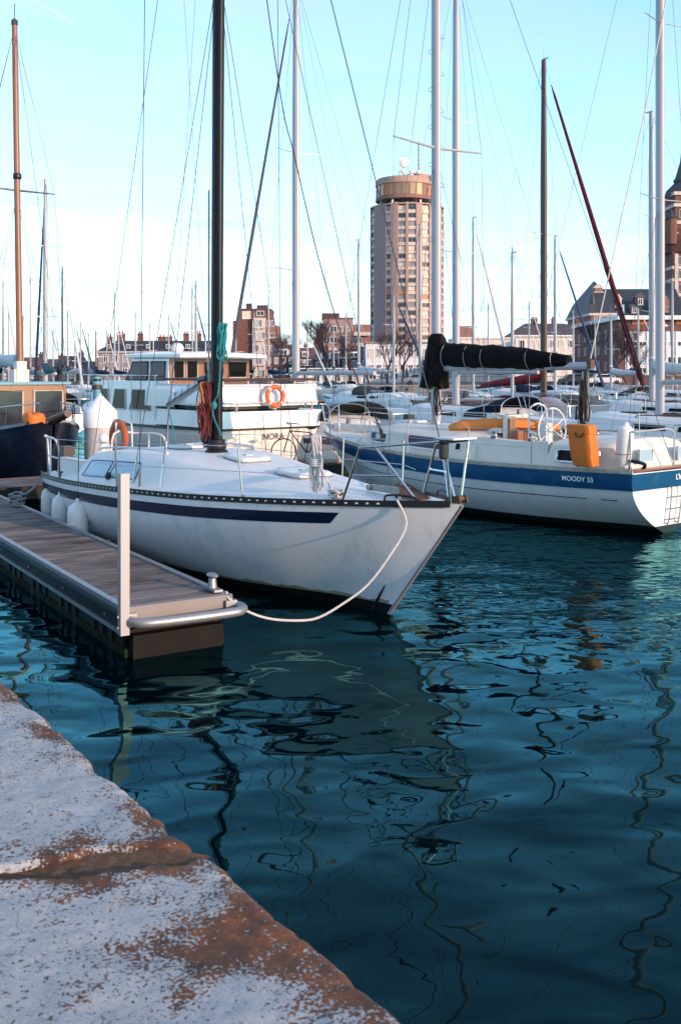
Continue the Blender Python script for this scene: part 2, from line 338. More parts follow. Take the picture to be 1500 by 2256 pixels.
# ------------------------------------------------------------------ near quay with its coping stones
ZQ = 1.3
E0 = G(910, 2262, ZQ); eu = Vector((-.569, .822, 0)).normalized(); ev = Vector((-eu.y, eu.x, 0))   # along the edge, inland
if ev.dot(Vector((-1, -1, 0))) < 0: ev = -ev
def stone_material():
    m = bpy.data.materials.new('coping_stone'); m.use_nodes = True; t = m.node_tree; b = t.nodes['Principled BSDF']; A = t.nodes.new; L = t.links.new
    b.inputs['Roughness'].default_value = .85
    c = A('ShaderNodeTexCoord'); at = A('ShaderNodeAttribute'); at.attribute_name = 'lichen'
    def noi(scale, det=8, rough=.6, dist=0.0):
        n = A('ShaderNodeTexNoise'); n.inputs['Scale'].default_value = scale; n.inputs['Detail'].default_value = det; n.inputs['Roughness'].default_value = rough; n.inputs['Distortion'].default_value = dist; L(c.outputs['Object'], n.inputs[0]); return n.outputs[0]
    def mix(f, a, bb):
        x = A('ShaderNodeMix'); x.data_type = 'RGBA'
        L(f, x.inputs[0])
        for i, q in ((6, a), (7, bb)):
            if isinstance(q, tuple): x.inputs[i].default_value = (*q, 1)
            else: L(q, x.inputs[i])
        return x.outputs[2]
    def rng(v, a, bb, lo=0.0, hi=1.0):
        n = A('ShaderNodeMapRange'); L(v, n.inputs[0]); n.inputs[1].default_value = a; n.inputs[2].default_value = bb; n.inputs[3].default_value = lo; n.inputs[4].default_value = hi; return n.outputs[0]
    def ma(op, a, bb):
        n = A('ShaderNodeMath'); n.operation = op
        for i, q in enumerate((a, bb)):
            if isinstance(q, (int, float)): n.inputs[i].default_value = q
            else: L(q, n.inputs[i])
        return n.outputs[0]
    base = mix(rng(noi(7, 10), .3, .7), (.205, .228, .236), (.325, .352, .36))
    base = mix(rng(noi(160, 3), .35, .75), base, (.38, .385, .39))
    # hairline cracks
    vo = A('ShaderNodeTexVoronoi'); vo.feature = 'DISTANCE_TO_EDGE'; vo.inputs['Scale'].default_value = 2.1
    wp = A('ShaderNodeMix'); wp.data_type = 'VECTOR'; wp.inputs[0].default_value = .16
    nw = A('ShaderNodeTexNoise'); nw.inputs['Scale'].default_value = 9; nw.inputs['Detail'].default_value = 6; L(c.outputs['Object'], nw.inputs[0])
    L(c.outputs['Object'], wp.inputs[4]); L(nw.outputs[1], wp.inputs[5]); L(wp.outputs[1], vo.inputs[0])
    crack = ma('MULTIPLY', rng(vo.outputs[0], 0.0, .006, .75, 0.0), rng(noi(3.0, 3), .48, .58))
    base = mix(crack, base, (.10, .085, .075))
    # small dark pits everywhere
    pit = rng(ma('ADD', noi(75, 3, .55, .0), ma('MULTIPLY', noi(5, 3), .14)), .70, .73)
    base = mix(pit, base, (.075, .05, .042))
    # lichen: blotches whose cover follows the edge and the joint
    lo = ma('ADD', ma('MULTIPLY', noi(95, 5, .6, .1), .60), ma('MULTIPLY', noi(8, 6, .6), .54))
    cover = ma('ADD', lo, ma('MULTIPLY', at.outputs['Fac'], .26))
    lm = rng(cover, .705, .73)
    lcol = mix(rng(noi(12, 6), .36, .66), (.034, .018, .012), (.23, .072, .014))
    lcol = mix(rng(noi(90, 4), .4, .7), lcol, (.075, .032, .016))
    col = mix(lm, base, lcol)
    L(col, b.inputs['Base Color'])
    bp = A('ShaderNodeBump'); bp.inputs['Strength'].default_value = .8; bp.inputs['Distance'].default_value = .004
    hh = ma('ADD', ma('MULTIPLY', noi(70, 8, .7), .9), ma('ADD', ma('MULTIPLY', lm, .5), ma('MULTIPLY', pit, -.9)))
    L(ma('SUBTRACT', hh, crack), bp.inputs['Height']); L(bp.outputs[0], b.inputs['Normal'])
    return m
def sand_material():
    m = M('joint_sand', (.12, .060, .030), .95, var=.6, scale=45, bump=1.0, bscale=160, dirt=(.26, .19, .13), dirt_amt=.8, dirt_scale=26)
    return m
smat = stone_material(); sandm = sand_material()
def nz(x, y, s, o=0.0): return noise.noise(Vector((x * s + o, y * s - o, o * 1.7)))
def joint_mid(v):                                   # where the open joint runs, as distance along the edge
    return interp(v, [-.2, 0, .06, .16, .3, .42, .56, .8, 2.4], [.985, .985, .99, 1.035, 1.085, 1.115, 1.165, 1.2, 1.32]) + .012 * nz(v, 3, 9)
def joint_half(v): return interp(v, [-.2, 0, .05, .14, .26, .36, .5, .7, 2.4], [.012, .014, .034, .070, .076, .074, .044, .024, .014]) * (1 + .35 * nz(v, 1, 14) + .25 * nz(v, 2, 40))
def q_lo(k):
    if k == 'near': return (lambda v: -1.1 + .0 * v), (lambda v: joint_mid(v) - joint_half(v))
    return (lambda v: joint_mid(v) + joint_half(v)), (lambda v: 3.95)
def stone(name, ua, ub, nu, vlist, parent, detail=True, proud=0.0):
    mb = MB(); rows = []; lich = []
    for vi, v in enumerate(vlist):
        # v < 0 runs down the face: rounded nose
        a, bnd = ua(max(v, 0)), ub(max(v, 0)); row = []
        for i in range(nu + 1):
            s = i / nu; s = s + .10 * math.sin(2 * math.pi * s) / (2 * math.pi) * -1
            u = lerp(a, bnd, s); rn = .055 + .018 * nz(u, 0, 2.3, 4) + .012 * nz(u, 0, 9, 2)
            if v >= 0: vv, zz = v, 0.0
            else: vv, zz = 0.0, v
            # rounding of the nose
            if v >= 0:
                dx = max(0, rn - v); zz = -(rn - math.sqrt(max(0, rn * rn - dx * dx)))
            # rounding towards both ends of the stone
            de = min(u - a, bnd - u); re = .022 + .045 * sst(.10, .0, v) * (1 if abs(u - joint_mid(max(v, 0))) < .2 else 0)
            if de < re: zz -= (re - math.sqrt(max(0, re * re - (re - de) ** 2))) * (1.0 if v >= 0 else .2)
            big = .010 * nz(u, v, 2.1, 1) + .006 * nz(u, v, 6, 3) + (.0035 * nz(u, v, 17, 5) + .0018 * nz(u, v, 45, 6) if detail else 0)
            # chipped arris and worn hollows
            ch = (max(0, nz(u, 0, 4.5, 8) - .12) * .075 + max(0, nz(u, 0, 13, 5) - .15) * .035) * sst(.11, 0, abs(v))
            zz += big - ch * .6; off = -ch * .5 + .010 * nz(u, 2, 3.2, 7) + proud
            p = E0 + eu * u + ev * (vv - off); row.append((p.x, p.y, ZQ + zz))
            if v >= 0:
                dj = abs(u - joint_mid(v)) - joint_half(v)
                e = 1.0 * math.exp(-(v / (.30 if proud else .15)) ** 2) * (.45 + .9 * max(0, nz(u, v * 1.5, 2.2, 11) + .35))
                j = .80 * math.exp(-(max(dj, 0) / .20) ** 2) * sst(.75, .25, v)
                lich.append(max(-.25, min(.80, max(e * (1.18 if proud else 1.0), j) * 1.05 + .26 * nz(u, v, 3, 9) + (.10 if proud else -.04))))
            else: lich.append(.7)
        rows.append(row)
    mb.grid(rows); ob = mb.build(name, smat, parent, smooth=60)
    at = ob.data.attributes.new('lichen', 'FLOAT', 'POINT'); at.data.foreach_set('value', lich)
    return ob
quay = bpy.data.objects.new('quay', None); COL.objects.link(quay); tag(quay, kind='structure')
vs_fine = [-1.9, -.9, -.4, -.2, -.12, -.085] + [.006 * i * (1 + i * .0032) for i in range(0, 175)]
vs_co = [-1.9, -.9, -.4, -.2, -.12, -.085] + [.012 * i for i in range(0, 10)] + [.12 + .09 * i for i in range(0, 30)]
a, b_ = q_lo('near'); stone('coping_stone', a, b_, 300, vs_fine, quay, proud=.012)
a, b_ = q_lo('far'); stone('coping_stone', a, b_, 320, vs_fine, quay)
for k in range(4): stone('coping_stone', (lambda v, k=k: 3.96 + 3 * k), (lambda v, k=k: 6.95 + 3 * k), 60, vs_co, quay, False)
for k in range(3): stone('coping_stone', (lambda v, k=k: -4.1 - 3 * k), (lambda v, k=k: -1.11 - 3 * k), 60, vs_co, quay, False)
rows = []
for i in range(90):                                  # sand and crumbled mortar left in the open joint
    v = -.02 + i * .011; row = []
    for k in range(13):
        u = joint_mid(v) + joint_half(v) * (k / 6 - 1) * 1.25
        z = ZQ - .012 - .010 * sst(.12, .5, v) - .02 * sst(.06, -.02, v) + .007 * nz(u, v, 22, 3) + .004 * nz(u, v, 60, 5)
        p = E0 + eu * u + ev * v; row.append((p.x, p.y, z))
    rows.append(row)
MB().grid(rows).build('joint_filling', sandm, quay, smooth=60)
mb = MB(); p0 = E0 - eu * 12 + ev * .9; p1 = E0 + eu * 17 + ev * .9
mb.add([(p0.x, p0.y, ZQ - .05), (p1.x, p1.y, ZQ - .05), ((p1 + ev * 40).x, (p1 + ev * 40).y, ZQ - .05), ((p0 + ev * 40).x, (p0 + ev * 40).y, ZQ - .05)], [(0, 1, 2, 3)])
mb.build('quay_paving', M('quay_paving', (.30, .30, .31), .9, var=.2, scale=3), quay, smooth=None)

# ------------------------------------------------------------------ far quay, ground behind it
YQ = 120.0; ZF = 1.15
mb = MB(); mb.box((0, YQ + 1, .0), (1400, 2, ZF * 2 - .02)); far = mb.build('far_quay_wall', g('quay_far'), smooth=None); tag(far, kind='structure')
mb = MB()
for k in range(-60, 61): mb.box((k * 4, YQ - .06, .2), (.25, .16, 1.5))
mb.build('fender_timber', g('wood_dark'), far, smooth=None)
mb = MB(); mb.box((0, YQ + .35, ZF + .04), (1400, .9, .14)); mb.build('coping', g('stone_grey'), far, smooth=None)
o = MB().add([(-4000, YQ + 1.9, ZF - .02), (4000, YQ + 1.9, ZF - .02), (4000, 5000, ZF - .02), (-4000, 5000, ZF - .02)], [(0, 1, 2, 3)]).build('ground', g('asphalt'), smooth=None); tag(o, kind='structure')
# railing along the far quay, in bays
post = MB().box((0, 0, .55), (.08, .08, 1.1)).mesh('post', g('railing'))
rail = MB(); rail.box((2.5, 0, 1.06), (5, .07, .07)); rail.box((2.5, 0, .35), (5, .05, .05))
for i in range(1, 20): rail.box((i * .25, 0, .7), (.03, .03, .7))
rail = rail.mesh('rail', g('railing'))
for (xa, xb, lab) in ((-55, -5, 'dark railing on the far quay below the brick apartment houses'), (0, 20, 'dark railing on the far quay in front of the long white building'), (24, 55, 'dark green railing on the far quay in front of the town hall')):
    t = thing('quay_railing', lab, 'railing', (xa, YQ + .6, ZF + .11))
    n = int((xb - xa) / 5)
    for i in range(n):
        link('post', post, t, (i * 5, 0, 0)); link('rail', rail, t, (i * 5, 0, 0))
    link('post', post, t, (n * 5, 0, 0))

# ------------------------------------------------------------------ boats: hull surface
class Hull:
    def __init__(s, L, xs, bs, zx, zs, rake=.9, draft=.45, trake=.0, pm=2.4, pb=1.25, stern_d=.05):
        s.L, s.xs, s.bs, s.zx, s.zz = L, xs, bs, zx, zs; s.rake, s.draft, s.trake, s.pm, s.pb, s.sd = rake, draft, trake, pm, pb, stern_d
    def b(s, x): return max(.012, interp(x, s.xs, s.bs))
    def zs(s, x): return interp(x, s.zx, s.zz)
    def d(s, x): u = x / s.L; return lerp(s.sd, s.draft, sst(0, .35, u)) * lerp(1, .55, sst(.75, 1, u))
    def pt(s, x, z, side, out=0.0):
        u = x / s.L; zt = s.zs(x); d = s.d(x); t = max(0, min(1, (zt - z) / (zt + d)))
        p = lerp(s.pm, s.pb, sst(.45, 1, u)); y = (s.b(x)) * (1 - t ** p) + out
        xx = x - s.rake * sst(.55, 1, u) * (zt - z) / zt + s.trake * sst(.12, 0, u) * (zt - z) / zt
        return Vector((xx, side * y, z))
    def mesh(s, nx=34, nz=11):
        mb = MB()
        xl = [s.L * (1 - (1 - i / nx) ** 1.25) for i in range(nx + 1)]
        for side in (1, -1):
            rows = []
            for x in xl:
                zt, d = s.zs(x), s.d(x); rows.append([s.pt(x, zt - (zt + d) * (j / nz), side) for j in range(nz + 1)])
            if side > 0: rows = [r[::-1] for r in rows]
            mb.grid(rows)
        # transom
        zt, d = s.zs(0), s.d(0); zl = [zt - (zt + d) * j / nz for j in range(nz + 1)]
        mb.grid([[s.pt(0, z, -1) for z in zl], [Vector((s.pt(0, z, 1).x, 0, z)) for z in zl], [s.pt(0, z, 1) for z in zl]][::-1])
        return mb
    def band(s, xa, xb, za, zb, n=30, out=.004, slant=0.0, sides=(1, -1), transom=False):   # painted band; za, zb are functions of x
        mb = MB()
        for side in sides:
            rows = []
            for i in range(n + 1):
                x = lerp(xa, xb, i / n); k = 4
                rows.append([s.pt(x + (slant * j / k if i == n else 0), lerp(za(x), zb(x), j / k), side, out) for j in range(k + 1)])
            if side > 0: rows = [r[::-1] for r in rows]
            mb.grid(rows)
        if transom:
            za_, zb_ = za(0), zb(0); zl = [lerp(za_, zb_, j / 3) for j in range(4)]
            def tp(side, z): q = s.pt(0, z, side, out); return Vector((q.x - out, q.y, z))
            mb.grid([[tp(-1, z) for z in zl], [tp(1, z) for z in zl]][::-1])
        return mb
    def deck(s, nx=30, ny=10, crown=.07, extra=None, inset=.01, drop=.012):
        mb = MB(); rows = []
        for i in range(nx + 1):
            x = s.L * i / nx; b = s.b(x) - inset; row = []
            for j in range(ny + 1):
                v = -1 + 2 * j / ny; y = b * v; z = s.zs(x) - drop + crown * (1 - v * v) * min(1, b)
                if extra: z += extra(x, y)
                row.append((x - .002, y, z))
            rows.append(row)
        return mb.grid(rows)

def wires(t, segs, r=.005, mat='wire', name='shroud', n=4):
    for a, b in segs: MB().tube([a, b], r, n).build(name, g(mat), t, smooth=None)
def spreader(t, z, half, r=.018, mat='alu', rise=.04, x=0.0, back=.12):
    for sgn in (1, -1): MB().tube([(x, 0, z), (x - back, sgn * half, z + rise)], [r, r * .7], 6).build('spreader', g(mat), t)
def mast_mesh(x, z0, z1, r, rake=0.0, n=12, top=.7):
    mb = MB(); k = 10; rs = []
    for i in range(k + 1):
        f = i / k; rr = r * lerp(1, top, sst(.6, 1, f)); z = lerp(z0, z1, f)
        rs.append([Vector((x - rake * f + 1.35 * rr * math.cos(2 * math.pi * j / n), rr * math.sin(2 * math.pi * j / n), z)) for j in range(n)])
    return mb.rings(rs)
def cloth_roll(pts, rads, n=12, wob=.12, sd=1):
    mb = MB(); pts = bez(pts, 4); k = len(pts); rs = []
    for i, q in enumerate(pts):
        f = i / (k - 1) * (len(rads) - 1); a = int(min(f, len(rads) - 2)); r = lerp(rads[a], rads[a + 1], f - a)
        t = (pts[min(i + 1, k - 1)] - pts[max(i - 1, 0)]).normalized(); up = Vector((0, 0, 1)) if abs(t.z) < .9 else Vector((1, 0, 0))
        a_ = (up - t * up.dot(t)).normalized(); b_ = t.cross(a_)
        rs.append([q + (a_ * math.cos(2 * math.pi * j / n) * 1.1 + b_ * math.sin(2 * math.pi * j / n) * .9) * r * (1 + wob * noise.noise(Vector((i * .55 + sd * 7, j * .9, sd)))) for j in range(n)])
    return mb.rings(rs)
def cabin_mesh(H, xa, xb, w, h, front=.7, back=.15, crown=.05, inset=.12, n=12):
    # trunk cabin: rounded box following the sheer, sloped front
    mb = MB(); rs = []
    for i in range(n + 1):
        f = i / n; x = lerp(xa, xb, f); hh = h * sst(-.02, back / (xb - xa), f) * sst(1.0, 1 - front / (xb - xa), f) if True else h
        hh = max(.01, hh); ww = min(w, H.b(x) - .28); ww = max(ww, .12); z0 = H.zs(x) - .03; wt = ww - inset * hh / h * .6
        rs.append([Vector(q) for q in ((x, -ww, z0), (x, -ww + .01, z0 + hh * .35), (x, -wt, z0 + hh * .88), (x, -wt + .09, z0 + hh), (x, -wt * .5, z0 + hh + crown * .75 + .03), (x, 0, z0 + hh + crown + .03),
                                       (x, wt * .5, z0 + hh + crown * .75 + .03), (x, wt - .09, z0 + hh), (x, wt, z0 + hh * .88), (x, ww - .01, z0 + hh * .35), (x, ww, z0))])
    return mb.rings(rs)

def yacht(label, px, Ym, hd, L=9.5, B=3.1, fb=1.1, hull='gel_white', stripe=None, mast_h=12.5, mast='mast_white', mr=.075, nsp=1, boom=3.2, cover=None, genoa=None, hood=None,
          cabin='deck_white', mast_x=None, group=None, detail=1, lean=0.0, name='sailing_boat', boom_z=1.25, boot='boot', slope=0.0, deckm='deck_white', mastname='mast', Bmul=1.0, spz=None, rig=True, gr=.095):
    """a moored sailing yacht whose mast stands at pixel column px, depth Ym; hd is the way its bow points"""
    hd = Vector((hd[0], hd[1], 0)).normalized(); ang = math.atan2(hd.y, hd.x)
    mx = mast_x if mast_x is not None else L * .57
    base = Vector(((px - CX) / F * Ym, Ym, 0)) - hd * mx
    t = thing(name, label, 'sailboat', base, ang, group)
    H = Hull(L, [0, L * .15, L * .42, L * .7, L * .88, L], [B * .36, B * .43, B * .5, B * .38, B * .17, .02], [0, L * .4, L], [fb * .92, fb * .9, fb * 1.18], rake=.11 * L)
    far = detail == 0
    H.mesh(18 if far else 30, 7 if far else 10).build('hull', g(hull), t, smooth=50)
    H.deck(16, 6).build('deck', g(deckm), t)
    if stripe: H.band(.05, L * .97, lambda x: H.zs(x) - .10, lambda x: H.zs(x) - .24, 18).build('stripe', g(stripe), t)
    H.band(0, L * .99, lambda x: .09, lambda x: -.04, 16).build('boot_stripe', g(boot), t)
    ch = .42; cabin_mesh(H, L * .27, L * .78, B * .34, ch, front=1.1).build('cabin', g(cabin), t)
    for sgn in (1, -1):
        for (xa, xb) in ((.33, .43), (.46, .55)):
            pts = []
            for x, zf in ((xa * L, .45), (xb * L, .45), (xb * L - .03, .75), (xa * L + .03, .75)):
                ww = min(B * .34, H.b(x) - .28); yy = ww - .12 * .6 * (zf - .3) / .6 * .9 + .006; pts.append(Vector((x, sgn * yy, H.zs(x) - .03 + ch * zf)))
            MB().prism(pts, (0, sgn * .012, 0)).build('window', g('window_dark'), t, smooth=None)
    if not far:
        for k_ in range(2): MB().box((L * (.62 - .12 * k_), 0, H.zs(L * .6) + ch + .06), (.5, .5, .07)).build('hatch', g('window_dark'), t, smooth=None)
        for sgn in (1, -1):
            MB().tube(bez([(L * .34, sgn * B * .26, H.zs(L * .34) + ch), (L * .36, sgn * B * .26, H.zs(L * .4) + ch + .09), (L * .54, sgn * B * .24, H.zs(L * .5) + ch + .09), (L * .56, sgn * B * .24, H.zs(L * .5) + ch)], 4), .018, 6).build('grab_rail', g('varnish'), t)
            MB().lathe([(.07, 0), (.075, .06), (.05, .08), (.06, .16), (.03, .17)], 12, (L * .22, sgn * B * .25, H.zs(L * .2) + .29)).build('winch', g('steel'), t)
        MB().box((-.02, B * .2, H.zs(0) + .35), (.22, .28, .5), taper=.8).build('outboard_motor', g('black'), t, smooth=None)
    # cockpit well with coamings
    mb = MB()
    for sgn in (1, -1): mb.box((L * .15, sgn * B * .25, H.zs(L * .15) + .14), (L * .24, .14, .3))
    mb.build('coaming', g(cabin), t, smooth=None)
    mb = MB(); mb.box((L * .15, 0, H.zs(L * .15) + .05), (L * .22, B * .36, .05)); mb.build('cockpit_floor', g('wood_dark'), t, smooth=None)
    z0 = H.zs(mx) + ch - .02
    mast_mesh(mx, z0, mast_h, mr, rake=lean).build(mastname, g(mast), t)
    mb = MB(); mb.box((mx - lean + .1, 0, mast_h + .05), (.35, .05, .05)); mb.tube([(mx - lean, 0, mast_h), (mx - lean, 0, mast_h + .6)], .008, 4); mb.build('masthead', g('alu'), t, smooth=None)
    zs_ = spz if spz else ([lerp(z0, mast_h, .55)] if nsp == 1 else [lerp(z0, mast_h, .38), lerp(z0, mast_h, .70)])
    for i, z in enumerate(zs_): spreader(t, z, B * (.30 if i == 0 else .24), x=mx - lean * (z - z0) / (mast_h - z0))
    top = Vector((mx - lean, 0, mast_h)); cp = B * .44
    if rig:
        seg = []
        for sgn in (1, -1):
            tip = Vector((mx - .12, sgn * B * .30, zs_[0] + .04)); ch_ = Vector((mx - .12, sgn * min(cp, H.b(mx) - .05), H.zs(mx)))
            seg += [(ch_, tip), (tip, top), (Vector((mx + .45, ch_.y, H.zs(mx))), Vector((mx, 0, zs_[0])))]
            if detail: seg.append((Vector((mx - .6, ch_.y, H.zs(mx))), Vector((mx, 0, zs_[0]))))
        wires(t, seg, .0055)
        wires(t, [(Vector((.08, 0, H.zs(0) + .05)), top)], .0055, name='backstay')
        stem = Vector((L - .12, 0, H.zs(L) + .05))
        if genoa:
            d = top - stem; MB().tube([stem + d * .03, stem + d * .06, stem + d * .45, stem + d * .88, stem + d * .92], [gr * k_ for k_ in (.3, 1.0, .85, .45, .15)], 8).build('furled_sail', g(genoa), t)
        wires(t, [(stem, top)], .006, name='forestay')
    # boom
    bz = z0 + boom_z
    if boom:
        e = Vector((mx - boom, 0, bz + slope)); MB().tube([(mx - .1, 0, bz), e], .065, 8).build('boom', g(mast if mast != 'mast_brown' else 'wood_dark'), t)
        wires(t, [(e, top)], .004, name='topping_lift'); wires(t, [(e + Vector((.4, 0, -.05)), (mx - boom + .4, 0, H.zs(.2 * L) + .2))], .012, 'rope_grey', 'mainsheet')
        if cover:
            cloth_roll([(mx + .02, 0, bz + .75), (mx - .14, 0, bz + .30), (mx - boom * .3, 0, bz + .17 + slope * .3), (mx - boom * .65, 0, bz + .14 + slope * .65), (mx - boom * .93, 0, bz + .10 + slope * .93)], [.08, .20, .19, .14, .07], sd=px * .01).build('sail_cover', g(cover), t)
    if hood:
        rs = []
        for i in range(6):
            f = i / 5; x = lerp(L * .42, L * .27, f); h = .55 * math.sin(lerp(.15, 1.45, f)); ww = B * .33
            rs.append([Vector((x, ww * math.cos(math.pi * j / 10), H.zs(x) + ch * .8 + h * math.sin(math.pi * j / 10) ** .6)) for j in range(11)])
        sh = MB().grid(rs).build('sprayhood', g(hood), t)
        if not far:
            for ja, jb in ((1, 4), (4, 6), (6, 9)): MB().grid([[rs[i_][j_] + Vector((.012, 0, .012)) for j_ in range(ja, jb + 1)] for i_ in (1, 2, 3)]).build('hood_window', g('blind_grey'), sh)
        MB().tube(rs[-1], .018, 6).build('hood_hoop', g('steel'), sh)
    # pulpit, pushpit, lifelines
    zb = H.zs(L); r = .013
    if not far:
        mb = MB(); mb.tube(bez([(L * .86, H.b(L * .86) - .05, zb), (L * .88, H.b(L * .88) - .03, zb + .58), (L * 1.0, .12, zb + .62), (L * 1.0, -.12, zb + .62), (L * .88, -H.b(L * .88) + .03, zb + .58), (L * .86, -H.b(L * .86) + .05, zb)], 4), r, 6)
        for sgn in (1, -1): mb.tube([(L * .965, sgn * .1, zb), (L * .985, sgn * .13, zb + .61)], r, 6)
        mb.build('pulpit', g('steel'), t)
        z = H.zs(0); bb = H.b(0) - .06; mb = MB()
        mb.tube(bez([(L * .1, H.b(L * .1) - .05, z), (L * .1, H.b(L * .1) - .05, z + .6), (.08, bb, z + .62), (.06, 0, z + .62), (.08, -bb, z + .62), (L * .1, -H.b(L * .1) + .05, z + .6), (L * .1, -H.b(L * .1) + .05, z)], 4), r, 6)
        for sgn in (1, -1): mb.tube([(.1, sgn * bb, z), (.1, sgn * bb, z + .62)], r, 6)
        mb.build('pushpit', g('steel'), t)
        for sgn in (1, -1):
            tops = []
            for f in (.1, .3, .5, .68, .88):
                x = L * f; y = sgn * (H.b(x) - .05); zz = H.zs(x); tops.append((x, y, zz + .6))
                if .1 < f < .88: MB().tube([(x, y, zz), (x, y, zz + .61)], .012, 6).build('stanchion', g('steel'), t)
            MB().tube(tops, .004, 4).build('lifeline', g('wire_light'), t)
    return t, H
UP = Vector((0, 0, 1))
HB = (.616, -.788)       # the way the berths run: bow towards the camera's right
HBi = (-.616, .788)

# ------------------------------------------------------------------ the white sloop in front
A_ = thing('sailing_boat', 'white sloop with navy stripe and black mast moored at the wooden finger pontoon', 'sailboat', (-4.41, 17.54, 0), math.atan2(-.788, .616))
LA = 9.2
HA = Hull(LA, [0, .35, 1, 2.5, 4, 5.5, 7, 8, 8.7, LA], [.86, .98, 1.14, 1.35, 1.42, 1.32, .98, .62, .32, .02], [0, 2, 4, 6, 7, LA], [1.0, 1.06, 1.13, 1.20, 1.24, 1.35], rake=1.15, draft=.42, trake=.12, pm=2.3, pb=1.35)
MA = frame(A_); MAi = MA.inverted()
def onA(px, py, y): return MAi @ ray_plane(px, py, MA @ Vector((0, y, 0)), MA.to_3x3() @ Vector((0, 1, 0)))
HA.mesh(54, 14).build('hull', g('hull_a'), A_, smooth=50)
def coach(x, y):                                     # low wedge coachroof, flush foredeck
    hx = interp(x, [1.6, 1.9, 2.0, 2.6, 4.4, 5.4, 6.4, 7.5, 8.2], [0, 0, .33, .40, .36, .25, .14, .04, 0])
    w = interp(x, [1.6, 2.6, 4.4, 6.0, 7.6], [.86, .92, .86, .62, .30])
    return hx * sst(w + .30, w - .08, abs(y))
HA.deck(92, 46, crown=.09, extra=coach).build('deck', g('deck_white'), A_, smooth=60)
def deckz(x, y):
    b = HA.b(x) - .01; v = y / b; return HA.zs(x) - .012 + .09 * (1 - v * v) * min(1, b) + coach(x, y)
HA.band(.03, 8.0, lambda x: HA.zs(x) - .115, lambda x: HA.zs(x) - .25, 60, slant=-.07).build('stripe', g('blue_stripe'), A_)
HA.band(0, 9.1, lambda x: .155 + .012 * math.sin(x * 7) + .01 * math.sin(x * 17), lambda x: .11, 60, out=.003).build('waterline_scum', g('scum'), A_)
HA.band(0, 9.17, lambda x: .12 + .0 * x, lambda x: -.06, 40).build('boot_stripe', g('boot'), A_)
# perforated black toe rail: a low strip with a row of pale slots
for side in (1, -1):
    mb = MB(); rows = []
    for i in range(61):
        x = 9.1 * i / 60; q = HA.pt(x, HA.zs(x), side); rows.append([q + Vector((0, side * .006, -.035)), q + Vector((0, side * .008, .035)), q + Vector((0, -side * .012, .035)), q + Vector((0, -side * .012, -.02))])
    mb.rings(rows).build('toe_rail', g('black'), A_)
    slot = []
    x = .9
    mb = MB()
    while x < 8.5:
        q = HA.pt(x, HA.zs(x), side); q2 = HA.pt(x + .032, HA.zs(x + .032), side); d = Vector((0, side * .0105, 0))
        mb.add([q + d + UP * -.007, q2 + d + UP * -.007, q2 + d + UP * .010, q + d + UP * .010] if side < 0 else [q2 + d + UP * -.007, q + d + UP * -.007, q + d + UP * .010, q2 + d + UP * .010], [(0, 1, 2, 3)]); x += .125 + .006 * math.sin(x * 9)
    o = mb.build('rail_slots', g('white_plain'), A_, smooth=None); o['kind'] = 'stuff'
# stem band and rust run at the waterline
mb = MB(); pts = [HA.pt(LA, z, 1) for z in (1.33, 1.0, .6, .2, .02)]; mb.tube([q + Vector((.005, -.01, 0)) for q in pts], .022, 6); mb.build('stem_band', g('endplate'), A_)
mb = MB(); q = [HA.pt(8.93, z, -1, .006) for z in (.34, .22, .12, .02)]; mb.tube(q, [.006, .014, .018, .03], 5); mb.build('rust_stain', g('boot'), A_)
# side windows in the coachroof flank
for (xa, xb) in ((2.25, 3.05), (3.15, 3.95)):
    for sgn in (1, -1):
        def wp(x, f): y = sgn * lerp(interp(x, [1.6, 2.6, 4.4], [.86, .92, .86]) + .20, interp(x, [1.6, 2.6, 4.4], [.86, .92, .86]) + .06, f); return Vector((x, y, deckz(x, y) + .012))
        fr = MB(); gl = MB(); s0, s1 = (.06, .0) if xa < 3 else (.0, .10)
        rows = [[wp(lerp(xa + s0 * f, xb - s1 * f, i / 8), f) for i in range(9)] for f in (0, .33, .66, 1)]
        w = gl.grid(rows if sgn < 0 else [r[::-1] for r in rows]).build('window', g('window_blue'), A_)
        per = rows[0] + [r[-1] for r in rows[1:]] + rows[-1][-2::-1] + [r[0] for r in rows[-2:0:-1]]
        fr.tube(per, .010, 5, closed=True).build('window_frame', g('blue_band'), w)
